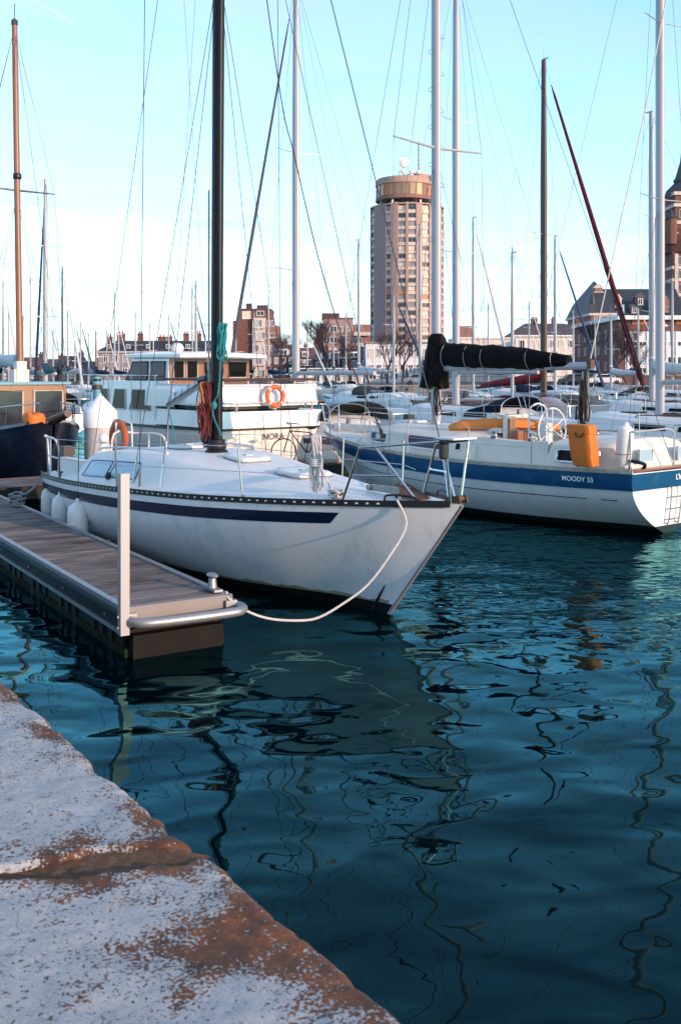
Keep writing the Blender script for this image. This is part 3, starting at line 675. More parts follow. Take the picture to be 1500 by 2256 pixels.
# hatches
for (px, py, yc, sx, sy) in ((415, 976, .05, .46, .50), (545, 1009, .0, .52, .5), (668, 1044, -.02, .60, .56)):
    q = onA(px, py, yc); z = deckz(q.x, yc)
    tilt = Matrix.Rotation(math.atan2(deckz(q.x - .3, yc) - deckz(q.x + .3, yc), .6), 4, 'Y')
    h = thing('hatch', '', '', (0, 0, 0)) if False else None
    mb = MB(); rr = []
    for (zz, k) in ((-.02, 1.0), (.045, 1.0), (.06, .94), (.062, .6)):
        rr.append([tilt @ Vector((sx / 2 * k * max(-1, min(1, 1.25 * math.cos(2 * math.pi * j / 24))), sy / 2 * k * max(-1, min(1, 1.25 * math.sin(2 * math.pi * j / 24))), zz)) + Vector((q.x, yc, z)) for j in range(24)])
    hh = mb.rings(rr).build('hatch', g('deck_white'), A_)
    MB().tube([tilt @ Vector((sx * .505 * max(-1, min(1, 1.25 * math.cos(2 * math.pi * j / 24))), sy * .505 * max(-1, min(1, 1.25 * math.sin(2 * math.pi * j / 24))), .008)) + Vector((q.x, yc, z)) for j in range(24)], .012, 5, closed=True).build('hatch_shade_ring', g('rope_grey'), hh)  # grey ring at the hatch foot, painting in its shade on the deck
    for s in (-.13, .13): MB().box(tilt @ Vector((-sx / 2 - .01, s, .03)) + Vector((q.x, yc, z)), (.05, .04, .05)).build('hinge', g('black'), hh, smooth=None)
    MB().box(tilt @ Vector((.02, 0, .066)) + Vector((q.x, yc, z)), (.07, .12, .02)).build('hatch_vent', g('alu'), hh, smooth=None)
# grab rails on the roof
for sgn in (1, -1):
    MB().tube(bez([(2.15, sgn * .80, deckz(2.15, .8) + .01), (2.3, sgn * .80, deckz(2.3, .8) + .06), (3.2, sgn * .78, deckz(3.2, .78) + .07), (4.1, sgn * .72, deckz(4.1, .72) + .06), (4.2, sgn * .72, deckz(4.2, .72) + .01)]), .016, 6).build('grab_rail', g('white_plain'), A_)
# mast with collar, sail track, winch
mxA = 4.31; zA = deckz(mxA, 0)
topA = 14.2; TOPA = Vector((mxA + .12, 0, topA))
mast_mesh(mxA, zA - .02, topA, .077, rake=-.12, n=16).build('mast', g('mast_black'), A_)
mb = MB().lathe([(.16, 0), (.165, .03), (.13, .06), (.145, .09), (.145, .12), (.12, .15), (.125, .19), (.105, .2)], 20, (mxA, 0, zA - .015)); mb.build('mast_collar', g('black'), A_)
mt = MB(); mt.box((mxA - .105, -.06, 3.6), (.022, .02, 3.4)); mt = mt.build('sail_track', g('panel_cream'), A_, smooth=None)
mb = MB()
for i in range(60): mb.box((mxA - .105, -.072, 1.95 + i * .055), (.008, .006, .012))
o = mb.build('track_holes', g('black'), mt, smooth=None); o['kind'] = 'stuff'
spreader(A_, 8.55, 1.08, .022, 'mast_black', x=mxA + .05, back=.1)
chs = {}
for sgn, px, py in ((-1, 308, 1047), (1, 617, 1000)):
    q = onA(px, py, sgn * 1.15); x = q.x if sgn < 0 else mxA - .05
    c0 = Vector((x, sgn * 1.15, deckz(x, 1.15))); chs[sgn] = c0
    tip = Vector((mxA - .05, sgn * 1.08, 8.59)); hnd = Vector((mxA + .06, 0, 8.4))
    wires(A_, [(c0, tip), (tip, TOPA)], .006)
    for dx, tgt in ((.45, hnd), (-.35, hnd)):
        c1 = Vector((mxA + dx, sgn * 1.12, deckz(mxA + dx, 1.12))); wires(A_, [(c1, tgt)], .0055)
        MB().tube([c1, c1.lerp(tgt, .045)], .013, 6).build('turnbuckle', g('steel'), A_)
    MB().tube([c0, c0.lerp(tip, .04)], .016, 6).build('turnbuckle', g('steel'), A_)
wires(A_, [(Vector((.1, 0, 1.05)), TOPA)], .0055, name='backstay')
q = (MAi @ P(331, 12, 16)); mb = MB(); 
stemA = Vector((9.08, 0, HA.zs(9.1) + .06)); wires(A_, [(stemA, TOPA)], .0065, name='forestay', n=6)
MB().tube([stemA, stemA.lerp(TOPA, .028)], .016, 6).build('turnbuckle', g('steel'), A_)
wires(A_, [(Vector((8.1, 0, HA.zs(8.1) + .1)), Vector((mxA + .1, 0, 12.2)))], .0055, name='inner_forestay')
# slack halyard led to the pulpit
pl = [onA(px, py, .15) for px, py in ((560, -230), (588, 0), (623, 238), (648, 340), (701, 567), (772, 798), (838, 945))]
MB().tube(bez(pl, 4), .0075, 5).build('halyard', g('rope_dark'), A_)
q = pl[-1]; MB().tube(bez([q, q + Vector((.02, 0, -.05)), q + Vector((.01, .01, -.10))], 3), [.012, .02, .02, .018, .02, .012, .006], 6).build('halyard_knot', g('rope_dark'), A_)
for a, b in (((406, 0), (458, 815)), ((432, -20), (372, 935))):
    MB().tube([onA(*a, -.35), onA(*b, -.5)], .004, 4).build('flag_halyard', g('rope_grey'), A_)
# boom, lowered behind the mast, with its reefing lines
bA, eA = onA(452, 838, 0), onA(372, 890, 0)
MB().tube([bA, eA], .062, 10).build('boom', g('alu'), A_)
MB().tube([bA + Vector((.10, 0, .02)), bA + Vector((-.1, 0, -.01))], .075, 8).build('gooseneck', g('black'), A_)
for k in range(5):
    q = bA.lerp(eA, .15 + .18 * k); MB().tube([q + Vector((.02, -.07, .07)), q + Vector((-.05, -.075, -.07))], .006, 4).build('reef_line', g('rope_dark'), A_)
MB().tube([eA, eA + Vector((0, -.02, -.5)), (eA.x + .02, -.02, deckz(eA.x, 0))], .014, 5).build('boom_strut', g('alu'), A_)
MB().tube([eA + Vector((.06, -.05, 0)), (eA.x + .45, -.1, deckz(eA.x + .45, .1))], .009, 5).build('mainsheet', g('rope_teal'), A_)
# hanks of line hung from the mast
def hank(t, name, mat, top, ln, wd, turns, seed, thick=.011):
    rnd = random.Random(seed); mb = MB()
    for k in range(turns):
        w = wd * rnd.uniform(.5, 1.1); l = ln * rnd.uniform(.8, 1.05); dx, dy = rnd.uniform(-.03, .03), rnd.uniform(-.05, .05)
        pts = [top + Vector((dx + w * math.sin(a) * (.4 + .6 * (1 - math.cos(a)) / 2), dy + .03 * math.cos(a * 2 + k), -l * (1 - math.cos(a)) / 2)) for a in [2 * math.pi * i / 18 for i in range(18)]]
        mb.tube(pts, thick, 5, closed=True)
    return mb.build(name, g(mat), t)
tpA = onA(460, 842, -.1)
hank(A_, 'line_hank', 'rope_red', tpA + Vector((0, .0, 0)), .80, .08, 9, 1); hank(A_, 'line_hank', 'rope_orange', tpA + Vector((-.05, -.05, .0)), .55, .07, 5, 2)
hank(A_, 'line_hank', 'rope_dark', tpA + Vector((-.05, .02, -.35)), .62, .11, 11, 3); hank(A_, 'line_hank', 'rope_red', tpA + Vector((.02, -.1, -.3)), .5, .06, 6, 4)
tq = onA(489, 712, -.11); hank(A_, 'line_hank', 'rope_teal', tq, .52, .06, 7, 5, .012)
MB().tube(bez([tq + Vector((0, 0, -.3)), onA(487, 800, -.12), onA(480, 870, -.12), onA(474, 880, -.13), onA(470, 915, -.12), onA(489, 960, -.12)], 5), .010, 5).build('halyard', g('rope_teal'), A_)
MB().ell(onA(472, 893, -.13), (.045, .04, .06), 8, 6).build('rope_knot', g('rope_teal'), A_)
# stanchions and lifelines
for side, xs_ in ((-1, (.7, 1.55, 3.98, 6.62)), (1, (.7, 2.2, 4.2, 5.6, 7.35))):
    tops, mids = [], []
    for x in xs_:
        y = side * (HA.b(x) - .06); z = HA.zs(x); lean = Vector((-.06 if side < 0 and x > 6 else 0, side * .03, .62))
        a = Vector((x, y, z)); s_ = MB(); s_.tube([a, a + lean], .0125, 8); s_.tube([a - UP * .01, a + UP * .05], .02, 8); s_.build('stanchion', g('steel'), A_)
        tops.append(a + lean); mids.append(a + lean * .52)
    end = Vector((7.75, side * .62, HA.zs(7.8) + .50)); tops.append(end); mids.append(Vector((7.75, side * .66, HA.zs(7.8) + .28)))
    MB().tube(tops, .0045, 4).build('lifeline', g('wire_light'), A_); MB().tube(mids, .0045, 4).build('lifeline', g('wire_light'), A_)
# pulpit: raked legs, top rail, crossed braces at the bow
zt = HA.zs(8.6)
def onS(px, py): return onA(px, py, -.30)
mb = MB(); r = .0145
for side in (-1, 1):
    f0 = Vector((7.95, side * .60, HA.zs(7.95))); k0 = Vector((8.22, side * .56, HA.zs(8) + .61)); k1 = Vector((9.12, side * .17, HA.zs(9) + .66)); ft = Vector((9.1, side * .07, HA.zs(9.1) + .01))
    mb.tube(bez([f0, f0.lerp(k0, .85), k0, k0.lerp(k1, .12), k1], 5), r, 8)
    mb.tube([k1, ft], r, 8)
    mb.tube([k0.lerp(k1, .18), Vector((8.78, side * .22, HA.zs(8.8)))], r, 8)
    mb.tube([f0.lerp(k0, .5), k0.lerp(k1, .22).lerp(Vector((8.78, side * .22, HA.zs(8.8))), .52)], r * .8, 8)
mb.tube(bez([Vector((9.12, -.17, HA.zs(9) + .66)), Vector((9.2, 0, HA.zs(9) + .665)), Vector((9.12, .17, HA.zs(9) + .66))], 5), r, 8)
mb.build('pulpit', g('steel'), A_)
MB().box((9.10, 0, HA.zs(9) + .685), (.28, .34, .018)).build('pulpit_seat', g('white_plain'), A_, smooth=None)
mb = MB(); q = Vector((9.10, -.17, HA.zs(9) + .56)); mb.lathe([(.03, -.085), (.05, -.07), (.052, .05), (.045, .075)], 14, q); l_ = mb.build('navigation_light', g('cover_green'), A_)
MB().lathe([(.052, 0), (.06, .02), (.045, .045)], 14, q + UP * .07).build('light_cap', g('black'), l_)
# stemhead fitting with roller, fairleads, bow cleat, windlass plate
mb = MB()
for s in (-.05, .05): mb.prism([(8.98, s, HA.zs(9)), (9.22, s, HA.zs(9) + .02), (9.2, s, HA.zs(9) + .10), (9.0, s, HA.zs(9) + .07)], (0, .012, 0))
mb.tube([(9.16, -.05, HA.zs(9) + .06), (9.16, .06, HA.zs(9) + .06)], .03, 8); mb.build('stem_roller', g('rust'), A_)
for side in (-1, 1):
    x = 8.62; mb = MB(); y = side * (HA.b(x) - .03); z = HA.zs(x) + .03
    mb.tube(bez([(x - .2, y + side * .06, z - .01), (x - .16, y + side * .045, z + .05), (x + .12, y - side * .05, z + .05), (x + .2, y - side * .09, z - .01)], 4), .013, 6); mb.build('fairlead', g('black'), A_)
def cleat(t, q, ang, s=1.0, mat='galv'):
    mb = MB(); d = Vector((math.cos(ang), math.sin(ang), 0)) * s
    mb.tube([q - d * .04, q - d * .04 + UP * .05 * s], .014 * s, 6); mb.tube([q + d * .04, q + d * .04 + UP * .05 * s], .014 * s, 6)
    mb.tube([q - d * .13 + UP * .06 * s, q - d * .05 + UP * .055 * s, q + d * .05 + UP * .055 * s, q + d * .13 + UP * .06 * s], [.009 * s, .016 * s, .016 * s, .009 * s], 6); return mb.build('cleat', g(mat), t)
for side in (-1, 1): cleat(A_, Vector((7.72, side * .5, deckz(7.72, .5))), 0, 1.1, 'black'); cleat(A_, Vector((1.0, side * .95, deckz(1.0, .95))), 0, 1.1, 'black')
MB().lathe([(.045, 0), (.05, .05), (.03, .06), (.035, .10)], 12, (3.2, -1.12, deckz(3.2, 1.12))).build('winch', g('black'), A_)
# pushpit round the stern
mb = MB(); r = .017; zr = HA.zs(0)
def sb(x, y, z): return Vector((x, y, zr + z))
mb.tube(bez([sb(1.05, -.98, .02), sb(1.0, -.97, .5), sb(.75, -.95, .63), sb(.12, -.84, .62), sb(.05, -.78, .60), sb(.08, -.75, .05)], 4), r, 7)
mb.tube(bez([sb(1.05, .98, .02), sb(1.0, .97, .5), sb(.75, .95, .63), sb(.12, .84, .62), sb(.05, .45, .62), sb(.06, .40, .05)], 4), r, 7)
for s in (-1, 1):
    mb.tube([sb(.98, s * .97, .32), sb(.3, s * .87, .32), sb(.07, s * .77, .32)], r * .85, 6); mb.tube([sb(.5, s * .90, .02), sb(.5, s * .90, .62)], r * .85, 6)
mb.build('pushpit', g('white_plain'), A_)
MB().box((1.02, 0, HA.zs(1) + .02), (1.5, .9, .04)).build('cockpit_floor', g('wood_dark'), A_, smooth=None)
mb = MB()
for s in (-1, 1): mb.box((1.0, s * .55, HA.zs(1) + .12), (1.7, .16, .24))
mb.build('coaming', g('deck_white'), A_, smooth=None)
mb = MB(); mb.tube([(.55, 0, 1.05), (.55, 0, 1.55)], .05, 10); mb.ell((.6, .0, 1.58), (.09, .09, .09)); mb.build('steering_pedestal', g('white_plain'), A_)
mb = MB(); mb.box((.06, -.42, 1.16), (.16, .14, .34)); mb.box((.04, -.42, 1.36), (.22, .2, .16)); mb.build('outboard_bracket', g('black'), A_, smooth=None)

# things lying on or hanging from the white sloop
def place(o, parent_thing):                          # keep a thing top-level, but at a spot given in the boat's frame
    return o
def topA_thing(name, label, cat, q, group=None): return thing(name, label, cat, MA @ Vector(q), A_.rotation_euler.z, group)
# plough anchor on the foredeck
an = topA_thing('anchor', 'rusty plough anchor lying on the bow deck of the white sloop', 'anchor', (8.42, -.06, deckz(8.42, .06)))
mb = MB(); mb.prism([(-.62, -.02, .03), (-.6, -.02, .10), (.02, -.02, .11), (.1, -.02, .03)], (0, .04, 0)); mb.tube([(-.62, -.05, .065), (-.62, .05, .065)], .035, 8); mb.build('shank', g('galv'), an, smooth=None)
mb = MB()
for s in (-1, 1): mb.add([(.0, 0, .04), (.36, s * .02, .03), (.12, s * .19, .02), (-.1, s * .06, .17), (.34, 0, .05)], [(0, 1, 2), (0, 2, 3), (1, 4, 2), (4, 3, 2), (0, 3, 4), (0, 4, 1)])
mb.build('fluke', g('rust'), an, smooth=None)
MB().tube([(-.02, -.16, .02), (.03, .0, .12), (-.02, .18, .02)], .014, 6).build('hinge_bar', g('rust'), an)
# coil of white line hung on the lifeline
cl = topA_thing('rope_coil', 'coil of white rope hung on the near lifeline of the white sloop', 'rope', onA(697, 960, -.66))
def coil_pts(w, l, k): return [Vector((w * math.sin(a) + .006 * k, .012 * k + .02 * math.sin(a * 2 + k), -l * (1 - math.cos(a)) / 2)) for a in [2 * math.pi * i / 24 for i in range(24)]]
mb = MB()
for k in range(7): mb.tube(coil_pts(.045 + .012 * (k % 3), .58 + .02 * (k % 4), k - 3), .0095, 6, closed=True)
mb.build('loops', g('rope_white'), cl)
mb = MB()
for k in range(4): mb.tube([Vector((.065 * math.cos(a), .07 * math.sin(a), -.33 + .022 * k)) for a in [2 * math.pi * i / 14 for i in range(14)]], .011, 6, closed=True)
mb.tube(bez([(0, 0, -.3), (.07, .0, -.18), (.09, 0, -.28), (.03, .02, -.36)], 5), .011, 6); mb.tube(bez([(-.0, 0, 0), (-.02, .0, -.15), (.0, 0, -.3)], 4), .011, 6); mb.build('wrap', g('rope_white'), cl)
q0 = MAi @ (cl.location); tail = [Vector((.06, 0, -.32)), Vector((.14, .05, -.5)), Vector((7.62, -.5, deckz(7.62, .5)) ) - q0 + UP * .08]
MB().tube(bez(tail, 6), .009, 6).build('tail', g('rope_white'), cl)
rk = topA_thing('rope_knot', 'tangle of white rope made fast on the bow cleat of the white sloop', 'rope', (7.72, -.5, deckz(7.72, .5)))
mb = MB(); rnd = random.Random(4)
for k in range(6): mb.tube([Vector((.10 * math.cos(a + k) + rnd.uniform(-.02, .02), .045 * math.sin(a * (1 + k % 2) + k), .03 + .012 * k + .015 * math.sin(2 * a))) for a in [2 * math.pi * i / 16 for i in range(16)]], .010, 5, closed=True)
mb.build('turns', g('rope_white'), rk)
# horseshoe lifebuoy on the port quarter rail
hb_q = onA(262, 962, .62); hs = topA_thing('horseshoe_lifebuoy', 'faded orange horseshoe lifebuoy on the stern rail of the white sloop', 'lifebuoy', hb_q)
mb = MB(); pts = [Vector((.27 * math.cos(a), 0, .25 * math.sin(a) - .02)) for a in [R(-62 + i * (304 / 22)) for i in range(23)]]
mb.tube(pts, [.04] + [.085] * 21 + [.04], 10, flat=.65); mb.build('cushion', g('orange_old'), hs)
MB().tube(bez([(-.42, .06, -.25), (-.38, .06, .22), (-.2, .06, .3), (.3, .06, .26), (.4, .06, .18), (.42, .06, -.3)], 4), .013, 7).build('holder', g('white_plain'), hs)
MB().tube([Vector((.05, -.07, -.3)), Vector((.05, -.07, .26))], .02, 6).build('strap', g('white_plain'), hs)
# fenders along the starboard side
for i, (px, py, rr, lab) in enumerate(((85, 1128, .11, 'leftmost of the three white fenders hanging beside the sloop stern'), (127, 1132, .13, 'middle one of the three white fenders beside the sloop'), (168, 1142, .15, 'largest white fender, rightmost of three between sloop and pontoon'))):
    sp = onA(px, py, 0); x = onA(px, py, -1.15 - .12 * i).x
    yh = HA.pt(x, .5, -1).y - rr - .01; q = Vector((x, yh, .50))
    fd = topA_thing('fender', lab, 'fender', q, 'white fenders of the sloop')
    MB().lathe([(.02, -.34), (rr * .7, -.31), (rr, -.20), (rr, .16), (rr * .85, .25), (rr * .35, .31), (.035, .32), (.03, .37)], 18).build('body', g('fender'), fd)
    MB().tube([Vector((0, 0, .36)), Vector((-.05, .0 + (HA.pt(x, 1.1, -1).y + .04 - yh) * 1.0, HA.zs(x) + .62 - .5))], .007, 5).build('lanyard', g('rope_dark'), fd)

# ------------------------------------------------------------------ the blue and white sloop to the right
M_ = thing('sailing_boat', 'white sloop with broad blue sheer band and black sail cover, stern to camera', 'sailboat', (5.67, 16.85, 0), math.atan2(.78, -.625))
LM = 9.7
HM = Hull(LM, [0, 1.5, 4, 6, 8, 9, LM], [1.25, 1.5, 1.66, 1.5, .92, .48, .02], [0, 3, 6, LM], [1.08, 1.05, 1.11, 1.30], rake=1.3, draft=.45, pm=2.3, pb=1.3, trake=.16, stern_d=.06)
MM = frame(M_); MMi = MM.inverted()
def onM(px, py, y): return MMi @ ray_plane(px, py, MM @ Vector((0, y, 0)), MM.to_3x3() @ Vector((0, 1, 0)))
HM.mesh(44, 13).build('hull', g('gel_white'), M_, smooth=50)
HM.deck(40, 10, crown=.06).build('deck', g('deck_cream'), M_)
HM.band(0, 9.66, lambda x: HM.zs(x) - .015, lambda x: HM.zs(x) - .30, 50, transom=True).build('sheer_band', g('blue_band'), M_)
HM.band(.9, 9.55, lambda x: HM.zs(x) - .47, lambda x: HM.zs(x) - .485, 40).build('pinstripe', g('blue_stripe'), M_)
HM.band(.32, .62, lambda x: HM.zs(x) - .47, lambda x: HM.zs(x) - .485, 4).build('pinstripe', g('blue_stripe'), M_)
HM.band(0, 9.6, lambda x: .13 + .05 * sst(3, 9, x), lambda x: -.07, 40, transom=True).build('boot_stripe', g('boot_teal'), M_)
for side in (1, -1):
    rows = []
    for i in range(41):
        x = 9.5 * i / 40; q = HM.pt(x, HM.zs(x), side); rows.append([q + Vector((0, side * .012, -.015)), q + Vector((0, side * .012, .05)), q + Vector((0, -side * .02, .05)), q + Vector((0, -side * .02, -.01))])
    MB().rings(rows).build('toe_rail', M('toe_rail_worn', (.38, .34, .28), .8, var=.5, scale=7, dirt=(.07, .055, .03), dirt_amt=1.0, dirt_scale=5, dirt_stretch=(1, 1, 4)) if side > 0 else g('toe_rail_worn'), M_)
HM.band(.03, 9.62, lambda x: HM.zs(x) - .305, lambda x: HM.zs(x) - .325, 44, out=.012, transom=True).build('rubbing_strake', g('white_plain'), M_)
def flank(H, xa, xb, wa, h, name, mat, front, back, t): return cabin_mesh(H, xa, xb, wa, h, front=front, back=back).build(name, g(mat), t)
flank(HM, 3.6, 7.9, 1.16, .46, 'coachroof', 'deck_cream', 1.6, .05, M_)
flank(HM, .28, 1.95, 1.12, .46, 'aft_cabin', 'deck_cream', .12, .25, M_)
for side in (1, -1):
    mb = MB(); y = side * 1.09
    mb.prism([(1.9, y, HM.zs(2) - .02), (3.7, y, HM.zs(3.5) - .02), (3.7, y - side * .06, HM.zs(3.5) + .43), (2.6, y - side * .06, HM.zs(3) + .40), (1.9, y - side * .06, HM.zs(2) + .43)], (0, -side * .26, 0)); mb.build('coaming', g('deck_cream'), M_, smooth=None)
    for x in (2.35, 3.25):
        mb = MB().lathe([(.075, 0), (.08, .05), (.055, .07), (.05, .12), (.065, .15), (.03, .16)], 14, (x, side * .95, HM.zs(x) + .41)); mb.build('winch', g('steel'), M_)
MB().box((2.8, 0, HM.zs(2.8) + .02), (1.8, 1.6, .06)).build('cockpit_floor', g('wood_dark'), M_, smooth=None)
def side_window(H, t, side, xa, xb, wa, h, z0, z1, glass, fm, rim=.022):
    gl = MB(); n = 24; pts = []
    for j in range(n):
        a = 2 * math.pi * j / n; cx = max(-1, min(1, 1.18 * math.cos(a))); cz = max(-1, min(1, 1.5 * math.sin(a)))
        x = lerp(xa, xb, (cx + 1) / 2); zf = lerp(z0, z1, (cz + 1) / 2); ww = min(wa, H.b(x) - .28)
        y = lerp(ww - .01, ww - .12 * .6, (zf - .35) / .53) + .012; pts.append(Vector((x, side * y, H.zs(x) - .03 + h * zf)))
    gl.add(pts, [tuple(range(n)) if side < 0 else tuple(range(n - 1, -1, -1))]); w = gl.build('window', g(glass), t, smooth=None)
    MB().tube(pts, rim, 6, closed=True).build('window_frame', g(fm), w); return w
for side in (1, -1):
    side_window(HM, M_, side, 4.30, 5.5, 1.16, .46, .30, .84, 'window_tint', 'white_plain')
    side_window(HM, M_, side, 6.1, 6.7, 1.16, .46, .32, .78, 'window_tint', 'white_plain')
    side_window(HM, M_, side, .78, 1.66, 1.12, .46, .30, .74, 'window_dark', 'steel')
    side_window(HM, M_, side, 3.95, 4.1, 1.16, .46, .40, .70, 'window_dark', 'white_plain', .012)
# stern window in the aft cabin's back wall
for yy in (.55, -.55):
    w = MB().box((.245, yy, HM.zs(.2) + .24), (.02, .36, .20)).build('window', g('window_blue'), M_, smooth=None); MB().tube([(.235, yy + a, HM.zs(.2) + .24 + b) for a, b in ((-.19, -.11), (.19, -.11), (.19, .11), (-.19, .11))], .018, 5, closed=True).build('window_frame', g('white_plain'), w)
MB().box((.10, 0, HM.zs(0) + .035), (.16, 2.35, .035)).build('taffrail', g('varnish'), M_, smooth=None)
# companionway, hatch garage, windscreen
mb = MB(); mb.box((3.55, .0, HM.zs(3.5) + .52), (.05, .72, .62)); mb.build('companionway_frame', g('deck_cream'), M_, smooth=None)
MB().box((3.50, .0, HM.zs(3.5) + .52), (.03, .54, .5)).build('washboard', g('plex_brown'), M_, smooth=None)
mb = MB(); mb.box((4.0, .0, HM.zs(4) + .52), (.8, .72, .10)); mb.build('sliding_hatch', g('deck_cream'), M_, smooth=None)
# wheel
wc = onM(1216, 948, 0); zw = wc.z
mb = MB(); mb.tube([Vector((wc.x, .40 * math.cos(a), zw + .02 + .40 * math.sin(a))) for a in [2 * math.pi * i / 28 for i in range(28)]], .017, 7, closed=True)
for k in range(3):
    a = R(30 + 60 * k); mb.tube([(wc.x, .4 * math.cos(a), zw + .02 + .4 * math.sin(a)), (wc.x, -.4 * math.cos(a), zw + .02 - .4 * math.sin(a))], .010, 6)
mb.build('steering_wheel', g('white_plain'), M_)
mb = MB(); mb.box((wc.x + .16, 0, zw - .32), (.2, .24, .9), taper=.7); mb.build('pedestal', g('white_plain'), M_, smooth=None)
MB().tube(bez([(wc.x + .35, .25, zw - .3), (wc.x + .35, .25, zw + .33), (wc.x + .35, .1, zw + .48), (wc.x + .35, -.1, zw + .48), (wc.x + .35, -.25, zw + .33), (wc.x + .35, -.25, zw - .3)], 5), .018, 7).build('grab_hoop', g('white_plain'), M_)
# mast and rig
mxM = 5.8; zM = HM.zs(mxM) + .46
mast_mesh(mxM, zM - .02, 15.2, .088, rake=.0, n=16, top=.85).build('mast', g('mast_white'), M_)
MB().lathe([(.17, 0), (.17, .03), (.12, .05), (.12, .12)], 16, (mxM, 0, zM)).build('mast_step', g('alu'), M_)
zsp = onM(962, 326, 0).z
for sgn in (1, -1): MB().tube([(mxM, 0, zsp), (mxM - .10, sgn * 1.30, zsp + .05)], [.035, .022], 8).build('spreader', g('mast_white'), M_)
TOPM = Vector((mxM, 0, 15.2)); seg = []
for sgn in (1, -1):
    c0 = Vector((mxM - .1, sgn * 1.42, HM.zs(5.7))); tip = Vector((mxM - .1, sgn * 1.3, zsp + .05)); seg += [(c0, tip), (tip, TOPM), (Vector((mxM + .5, sgn * 1.38, HM.zs(6.2))), Vector((mxM, 0, zsp - .1))), (Vector((mxM - .6, sgn * 1.45, HM.zs(5))), Vector((mxM, 0, zsp - .1)))]
wires(M_, seg, .006); wires(M_, [(Vector((.05, 0, HM.zs(0))), TOPM)], .006, name='backstay'); wires(M_, [(Vector((9.55, 0, HM.zs(9.6) + .05)), TOPM)], .0065, name='forestay')
wires(M_, [(Vector((7.8, 0, HM.zs(7.8))), Vector((mxM, 0, 12.0)))], .0055, name='inner_forestay')
for z in (3.9, 4.7, 5.5, 6.3, 7.1, 7.9, 8.7, 9.5):  # folding mast steps
    for sgn in (1, -1):
        zz = z + (.4 if sgn < 0 else 0); MB().tube([(mxM, sgn * .09, zz), (mxM, sgn * .22, zz), (mxM, sgn * .22, zz + .05), (mxM, sgn * .09, zz + .13)], .008, 5).build('mast_step_rung', g('alu'), M_)
# boom under its black cover
b0, b1 = onM(975, 812, 0), onM(1297, 806, 0)
MB().tube([b0, b1], .072, 10).build('boom', g('mast_white'), M_)
MB().box(b1 + Vector((-.03, 0, .03)), (.10, .12, .16)).build('boom_end', g('rust'), M_, smooth=None)
cv = [onM(px, py, .0) for px, py in ((982, 778), (1015, 784), (1060, 786), (1110, 787), (1160, 791), (1200, 794), (1253, 796))]
sc = cloth_roll(cv, [.20, .235, .225, .21, .19, .155, .10], 16, .16, 3).build('sail_cover', g('cover_black'), M_)
for px in (988, 1036, 1072, 1168, 1222):
    q = onM(px, 786 + (px - 988) * .03, 0); rr = .255 - (px - 988) * .00042
    MB().tube([q + Vector((.02 * math.sin(a), rr * .95 * math.cos(a), rr * 1.12 * math.sin(a) - .01)) for a in [2 * math.pi * i / 18 for i in range(18)]], .009, 5, closed=True).build('lashing', g('rope_grey'), sc)
# hood of the cover draped round the mast
rs = []
for i, (py, rx, ry, xo) in enumerate(((733, .05, .05, .05), (736, .15, .11, .04), (745, .22, .15, .04), (760, .26, .18, .02), (785, .32, .20, .03), (810, .33, .21, .05), (835, .34, .23, .08), (850, .36, .25, .10), (853, .20, .18, .10))):
    z = onM(968, py, 0).z
    rs.append([Vector((mxM + xo - .06 + rx * math.cos(2 * math.pi * j / 20) * (1 + .10 * math.sin(j * 2.4 + i * .3) * (i > 2)), ry * math.sin(2 * math.pi * j / 20) * (1 + .16 * math.sin(j * 3.1 + i * .2) * (i > 2)), z + (.06 * math.sin(j * 1.9) if 6 < i else 0))) for j in range(20)])
MB().rings(rs).build('cover_hood', g('cover_black'), sc)
e2 = onM(1300, 790, 0); MB().tube([e2, onM(1421, 238, 0), onM(1466, 0, 0)], .012, 5).build('topping_lift', g('rope_white'), M_)
MB().tube([b1 + Vector((.05, 0, -.05)), b1 + Vector((.15, .0, -1.0))], .03, 6).build('mainsheet_block', g('black'), M_)
mb = MB(); rnd = random.Random(9)
for k in range(9): a = rnd.uniform(-.07, .07); mb.tube([b1 + Vector((.1 + a, rnd.uniform(-.08, .08), -.1)), b1 + Vector((.12 + a * 1.4, rnd.uniform(-.1, .1), -1.35))], .011, 5)
mb.build('mainsheet', g('rope_grey'), M_)
hank(M_, 'line_hank', 'rope_dark', b1 + Vector((.1, .05, -.25)), .85, .10, 9, 8)
hank(M_, 'line_hank', 'rope_grey', b1 + Vector((.1, .02, -.35)), .9, .09, 6, 18)
hank(M_, 'line_hank', 'rope_dark', Vector((mxM - .12, .1, zM + .85)), .6, .1, 6, 28)
# stanchions, lifelines, pulpit, pushpit
for side in (1, -1):
    tops = []; mids = []
    for x in (1.9, 3.3, 5.0, 6.6, 8.1):
        y = side * (HM.b(x) - .05); q = Vector((x, y, HM.zs(x) + .03)); MB().tube([q, q + UP * .62], .0125, 7).build('stanchion', g('mast_white'), M_); tops.append(q + UP * .61); mids.append(q + UP * .32)
    MB().tube([Vector((.9, side * 1.32, HM.zs(1) + .62))] + tops + [Vector((8.8, side * .55, HM.zs(8.8) + .62))], .0045, 4).build('lifeline', g('wire_light'), M_); MB().tube(mids, .0045, 4).build('lifeline', g('wire_light'), M_)
mb = MB(); z = HM.zs(9.5)
mb.tube(bez([(8.7, .6, z), (8.8, .56, z + .6), (9.65, .16, z + .66), (9.72, 0, z + .66), (9.65, -.16, z + .66), (8.8, -.56, z + .6), (8.7, -.6, z)], 5), .0135, 7)
for s in (1, -1): mb.tube([(9.35, s * .2, z), (9.45, s * .25, z + .64)], .0135, 7); mb.tube([(8.75, s * .58, z + .3), (9.4, s * .22, z + .33)], .011, 6)
mb.build('pulpit', g('steel'), M_)
mb = MB(); z = HM.zs(0) + .03
